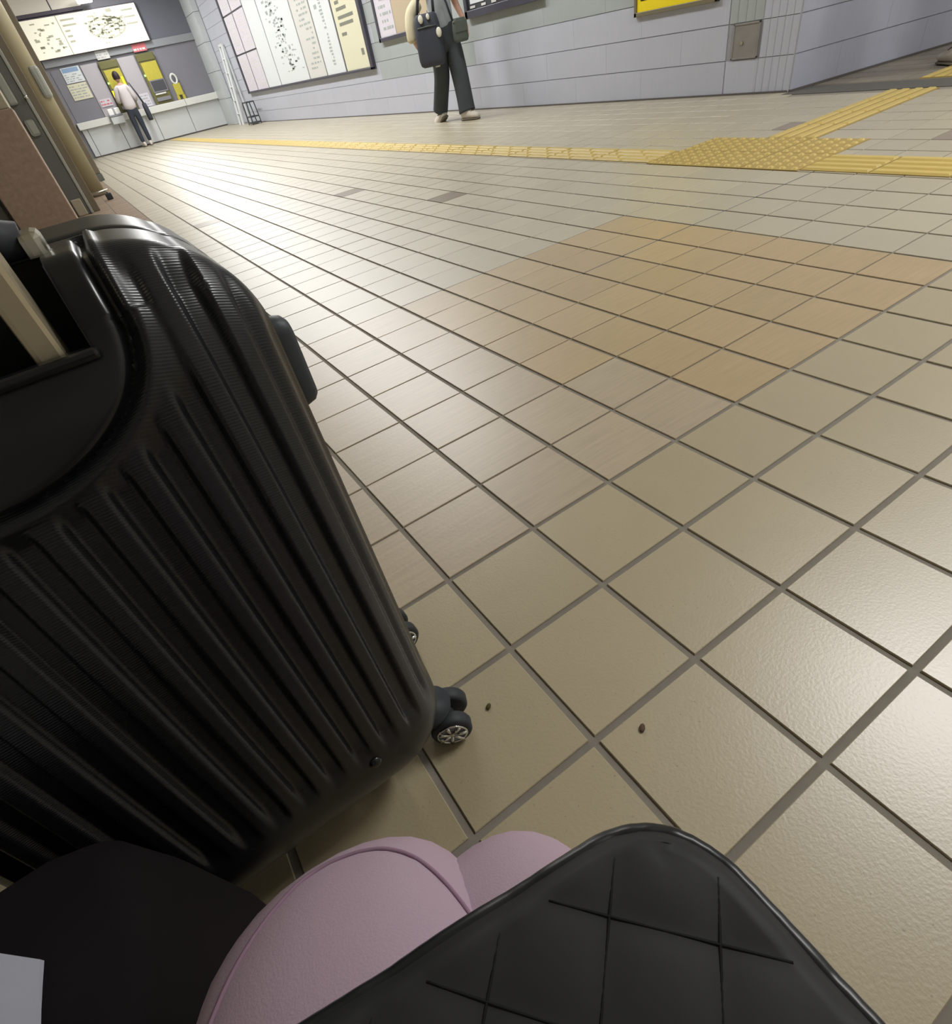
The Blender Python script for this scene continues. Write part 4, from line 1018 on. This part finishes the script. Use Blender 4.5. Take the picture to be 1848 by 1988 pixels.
m = MB(); m.tube([(-0.09, 0, 0.42), (-0.05, 0, 0.56), (0.06, -0.02, 0.66), (0.13, -0.03, 0.735), (0.16, 0.02, 0.66), (0.10, 0.03, 0.55), (0.09, 0.02, 0.42)], 0.016, 8); m.build('strap', 'bag_black', tb, True)
m = MB(); m.tube([(-0.10, -0.068, 0.33), (0.0, -0.074, 0.335), (0.10, -0.068, 0.33)], 0.006, 6); m.build('zip', 'bag_olive', tb, True)
for (x, z, r) in ((-0.05, 0.40, 0.026), (0.03, 0.41, 0.018), (0.12, 0.27, 0.030)):
    m = MB(); m.sphere((x, -0.078, z), r, r * 0.6, r * 1.4, 10, 7); c_ = m.build('charm', 'charm_white', tb, True)
    q = MB(); q.tube([(x, -0.074, z + r), (x, -0.070, z + r + 0.03)], 0.003, 5); q.build('cord', 'bag_black', c_, True)
B('tag', 'charm_white', tb, (0.02, 0.07, -0.03, 0.0, -0.012, 0.0))
xb = thing('crossbody_bag', 'small dark olive crossbody bag at the walking person\'s hip', 'bag', (4.05, 6.03, 0.70), math.radians(-10))
soft_bag(xb, 'body', 'bag_olive', 0.17, 0.09, 0.20, 0.9)
m = MB(); m.tube([(-0.07, 0.0, 0.18), (-0.12, -0.015, 0.34), (-0.17, 0.02, 0.48), (-0.21, 0.11, 0.60)], 0.012, 8); m.build('strap', 'bag_black', xb, True)
m = MB(); m.sphere((-0.075, -0.03, 0.175), 0.014, 0.008, 0.010, 8, 6); m.build('buckle', 'chrome_soft', xb, True)
B('flap', 'bag_olive', xb, (-0.075, 0.075, -0.052, -0.036, 0.08, 0.18), bev=0.006)

# --- customer at the ticket machine (faces +Y, back to the camera)
pb = thing('person', 'person in a pale jacket and dark trousers standing at the ticket machine', 'person', (2.02, 19.42, 0), PI)
V = {'pelvis': ((0, 0, 0.82), 0.10, 0.08), 'waist': ((0, 0, 0.99), 0.095, 0.075), 'chest': ((0, 0, 1.16), 0.12, 0.085), 'neck0': ((0, 0, 1.32), 0.06, 0.05), 'neck': ((0, -0.01, 1.41), 0.042, 0.042),
     'shL': ((0.15, 0, 1.27), 0.05, 0.05), 'elL': ((0.21, -0.04, 1.04), 0.036, 0.036), 'wrL': ((0.15, -0.24, 1.02), 0.024, 0.022),
     'shR': ((-0.15, 0, 1.27), 0.05, 0.05), 'elR': ((-0.21, 0.0, 1.03), 0.036, 0.036), 'wrR': ((-0.19, -0.20, 0.98), 0.024, 0.022),
     'hipL': ((0.075, 0, 0.79), 0.075, 0.075), 'knL': ((0.085, -0.01, 0.45), 0.05, 0.05), 'anL': ((0.10, 0.02, 0.08), 0.035, 0.035),
     'hipR': ((-0.075, 0, 0.79), 0.075, 0.075), 'knR': ((-0.085, 0.0, 0.45), 0.05, 0.05), 'anR': ((-0.09, 0.0, 0.08), 0.035, 0.035)}
Eg = [('pelvis', 'waist'), ('waist', 'chest'), ('chest', 'neck0'), ('neck0', 'neck'), ('neck0', 'shL'), ('shL', 'elL'), ('elL', 'wrL'), ('neck0', 'shR'), ('shR', 'elR'), ('elR', 'wrR'), ('pelvis', 'hipL'), ('hipL', 'knL'), ('knL', 'anL'), ('pelvis', 'hipR'), ('hipR', 'knR'), ('knR', 'anR')]
hand('l', V, Eg, 'wrL', (-0.2, -1, 0.05), (-1, 0.2, 0.3), (0, 0, -1)); hand('r', V, Eg, 'wrR', (0.2, -1, 0.05), (1, 0.2, 0.3), (0, 0, -1))
link('body', skin_mesh('body', V, Eg, 'skin', 1), pb)
V = {'pelvis': ((0, 0, 0.84), 0.115, 0.095), 'waist': ((0, 0, 0.98), 0.11, 0.09), 'hipL': ((0.078, 0, 0.74), 0.085, 0.09), 'knL': ((0.087, -0.01, 0.45), 0.062, 0.066), 'anL': ((0.10, 0.02, 0.10), 0.050, 0.054), 'hipR': ((-0.078, 0, 0.74), 0.085, 0.09), 'knR': ((-0.087, 0, 0.45), 0.062, 0.066), 'anR': ((-0.09, 0, 0.10), 0.050, 0.054)}
link('trousers', skin_mesh('trousers', V, [('pelvis', 'waist'), ('pelvis', 'hipL'), ('hipL', 'knL'), ('knL', 'anL'), ('pelvis', 'hipR'), ('hipR', 'knR'), ('knR', 'anR')], 'trousers_navy', 2), pb)
V = {'hem': ((0, 0, 0.78), 0.185, 0.14), 'waist': ((0, 0, 0.98), 0.165, 0.125), 'chest': ((0, 0, 1.17), 0.16, 0.115), 'neck0': ((0, 0, 1.325), 0.085, 0.07), 'shL': ((0.15, 0, 1.265), 0.070, 0.070), 'elL': ((0.215, -0.04, 1.05), 0.062, 0.062), 'wrL': ((0.165, -0.20, 1.02), 0.050, 0.050), 'shR': ((-0.15, 0, 1.265), 0.070, 0.070), 'elR': ((-0.215, 0, 1.04), 0.062, 0.062), 'wrR': ((-0.195, -0.16, 0.99), 0.050, 0.050)}
link('jacket', skin_mesh('jacket', V, [('hem', 'waist'), ('waist', 'chest'), ('chest', 'neck0'), ('neck0', 'shL'), ('shL', 'elL'), ('elL', 'wrL'), ('neck0', 'shR'), ('shR', 'elR'), ('elR', 'wrR')], 'jacket_white', 2), pb)
head(pb, (0, -0.03, 1.51), 0.25, 0.02)
shoe(pb, (0.10, -0.05, 0), 0.15); shoe(pb, (-0.09, -0.07, 0), -0.1)
db = thing('shoulder_bag', 'dark shoulder bag hanging at the side of the ticket machine customer', 'bag', (2.37, 19.40, 0.52), PI / 2)
soft_bag(db, 'body', 'bag_black', 0.26, 0.11, 0.38)
m = MB(); m.tube([(-0.09, 0, 0.36), (-0.05, 0.06, 0.60), (0.0, 0.13, 0.83), (0.05, 0.06, 0.60), (0.09, 0, 0.36)], 0.012, 8); m.build('strap', 'bag_black', db, True)

# --- person leaving through the side passage, only a shoe in view
pc = thing('person', 'person in white trousers and white sneakers walking into the side passage', 'person', (5.22, 1.48, 0), math.radians(140))
V = {'pelvis': ((0, 0, 0.84), 0.12, 0.10), 'waist': ((0, 0, 1.0), 0.12, 0.09), 'chest': ((0, 0, 1.18), 0.14, 0.10), 'neck0': ((0, 0, 1.33), 0.06, 0.05), 'neck': ((0, 0, 1.42), 0.042, 0.042), 'shL': ((0.15, 0, 1.28), 0.05, 0.05), 'elL': ((0.2, 0.05, 1.05), 0.036, 0.036), 'wrL': ((0.21, -0.02, 0.86), 0.024, 0.022), 'shR': ((-0.15, 0, 1.28), 0.05, 0.05), 'elR': ((-0.2, 0.02, 1.05), 0.036, 0.036), 'wrR': ((-0.21, -0.08, 0.86), 0.024, 0.022)}
Eg = [('pelvis', 'waist'), ('waist', 'chest'), ('chest', 'neck0'), ('neck0', 'neck'), ('neck0', 'shL'), ('shL', 'elL'), ('elL', 'wrL'), ('neck0', 'shR'), ('shR', 'elR'), ('elR', 'wrR')]
hand('l', V, Eg, 'wrL', (0, -0.1, -1), (0, -1, 0), (-1, 0, 0)); hand('r', V, Eg, 'wrR', (0, -0.1, -1), (0, -1, 0), (1, 0, 0))
link('body', skin_mesh('body', V, Eg, 'skin', 1), pc)
V = {'pelvis': ((0, 0, 0.84), 0.13, 0.11), 'waist': ((0, 0, 0.98), 0.125, 0.10), 'hipL': ((0.085, 0, 0.72), 0.09, 0.095), 'knL': ((0.085, -0.08, 0.45), 0.072, 0.075), 'anL': ((0.085, -0.10, 0.10), 0.062, 0.066), 'hipR': ((-0.085, 0, 0.72), 0.09, 0.095), 'knR': ((-0.085, 0.06, 0.45), 0.072, 0.075), 'anR': ((-0.085, 0.22, 0.13), 0.062, 0.066)}
link('trousers', skin_mesh('trousers', V, [('pelvis', 'waist'), ('pelvis', 'hipL'), ('hipL', 'knL'), ('knL', 'anL'), ('pelvis', 'hipR'), ('hipR', 'knR'), ('knR', 'anR')], 'trousers_white', 2), pc)
V = {'hem': ((0, 0, 0.84), 0.155, 0.125), 'waist': ((0, 0, 0.98), 0.145, 0.115), 'chest': ((0, 0, 1.18), 0.155, 0.112), 'neck0': ((0, 0, 1.33), 0.085, 0.07), 'shL': ((0.15, 0, 1.275), 0.068, 0.068), 'elL': ((0.2, 0.05, 1.07), 0.058, 0.058), 'shR': ((-0.15, 0, 1.275), 0.068, 0.068), 'elR': ((-0.2, 0.02, 1.07), 0.058, 0.058)}
link('shirt', skin_mesh('shirt', V, [('hem', 'waist'), ('waist', 'chest'), ('chest', 'neck0'), ('neck0', 'shL'), ('shL', 'elL'), ('neck0', 'shR'), ('shR', 'elR')], 'shirt_grey', 2), pc)
head(pc, (0, -0.03, 1.52), 0.0, 0.08)
shoe(pc, (0.085, -0.19, 0), 0.0, 0.0, 0.27); shoe(pc, (-0.085, 0.17, 0), 0.0, -0.35, 0.27)
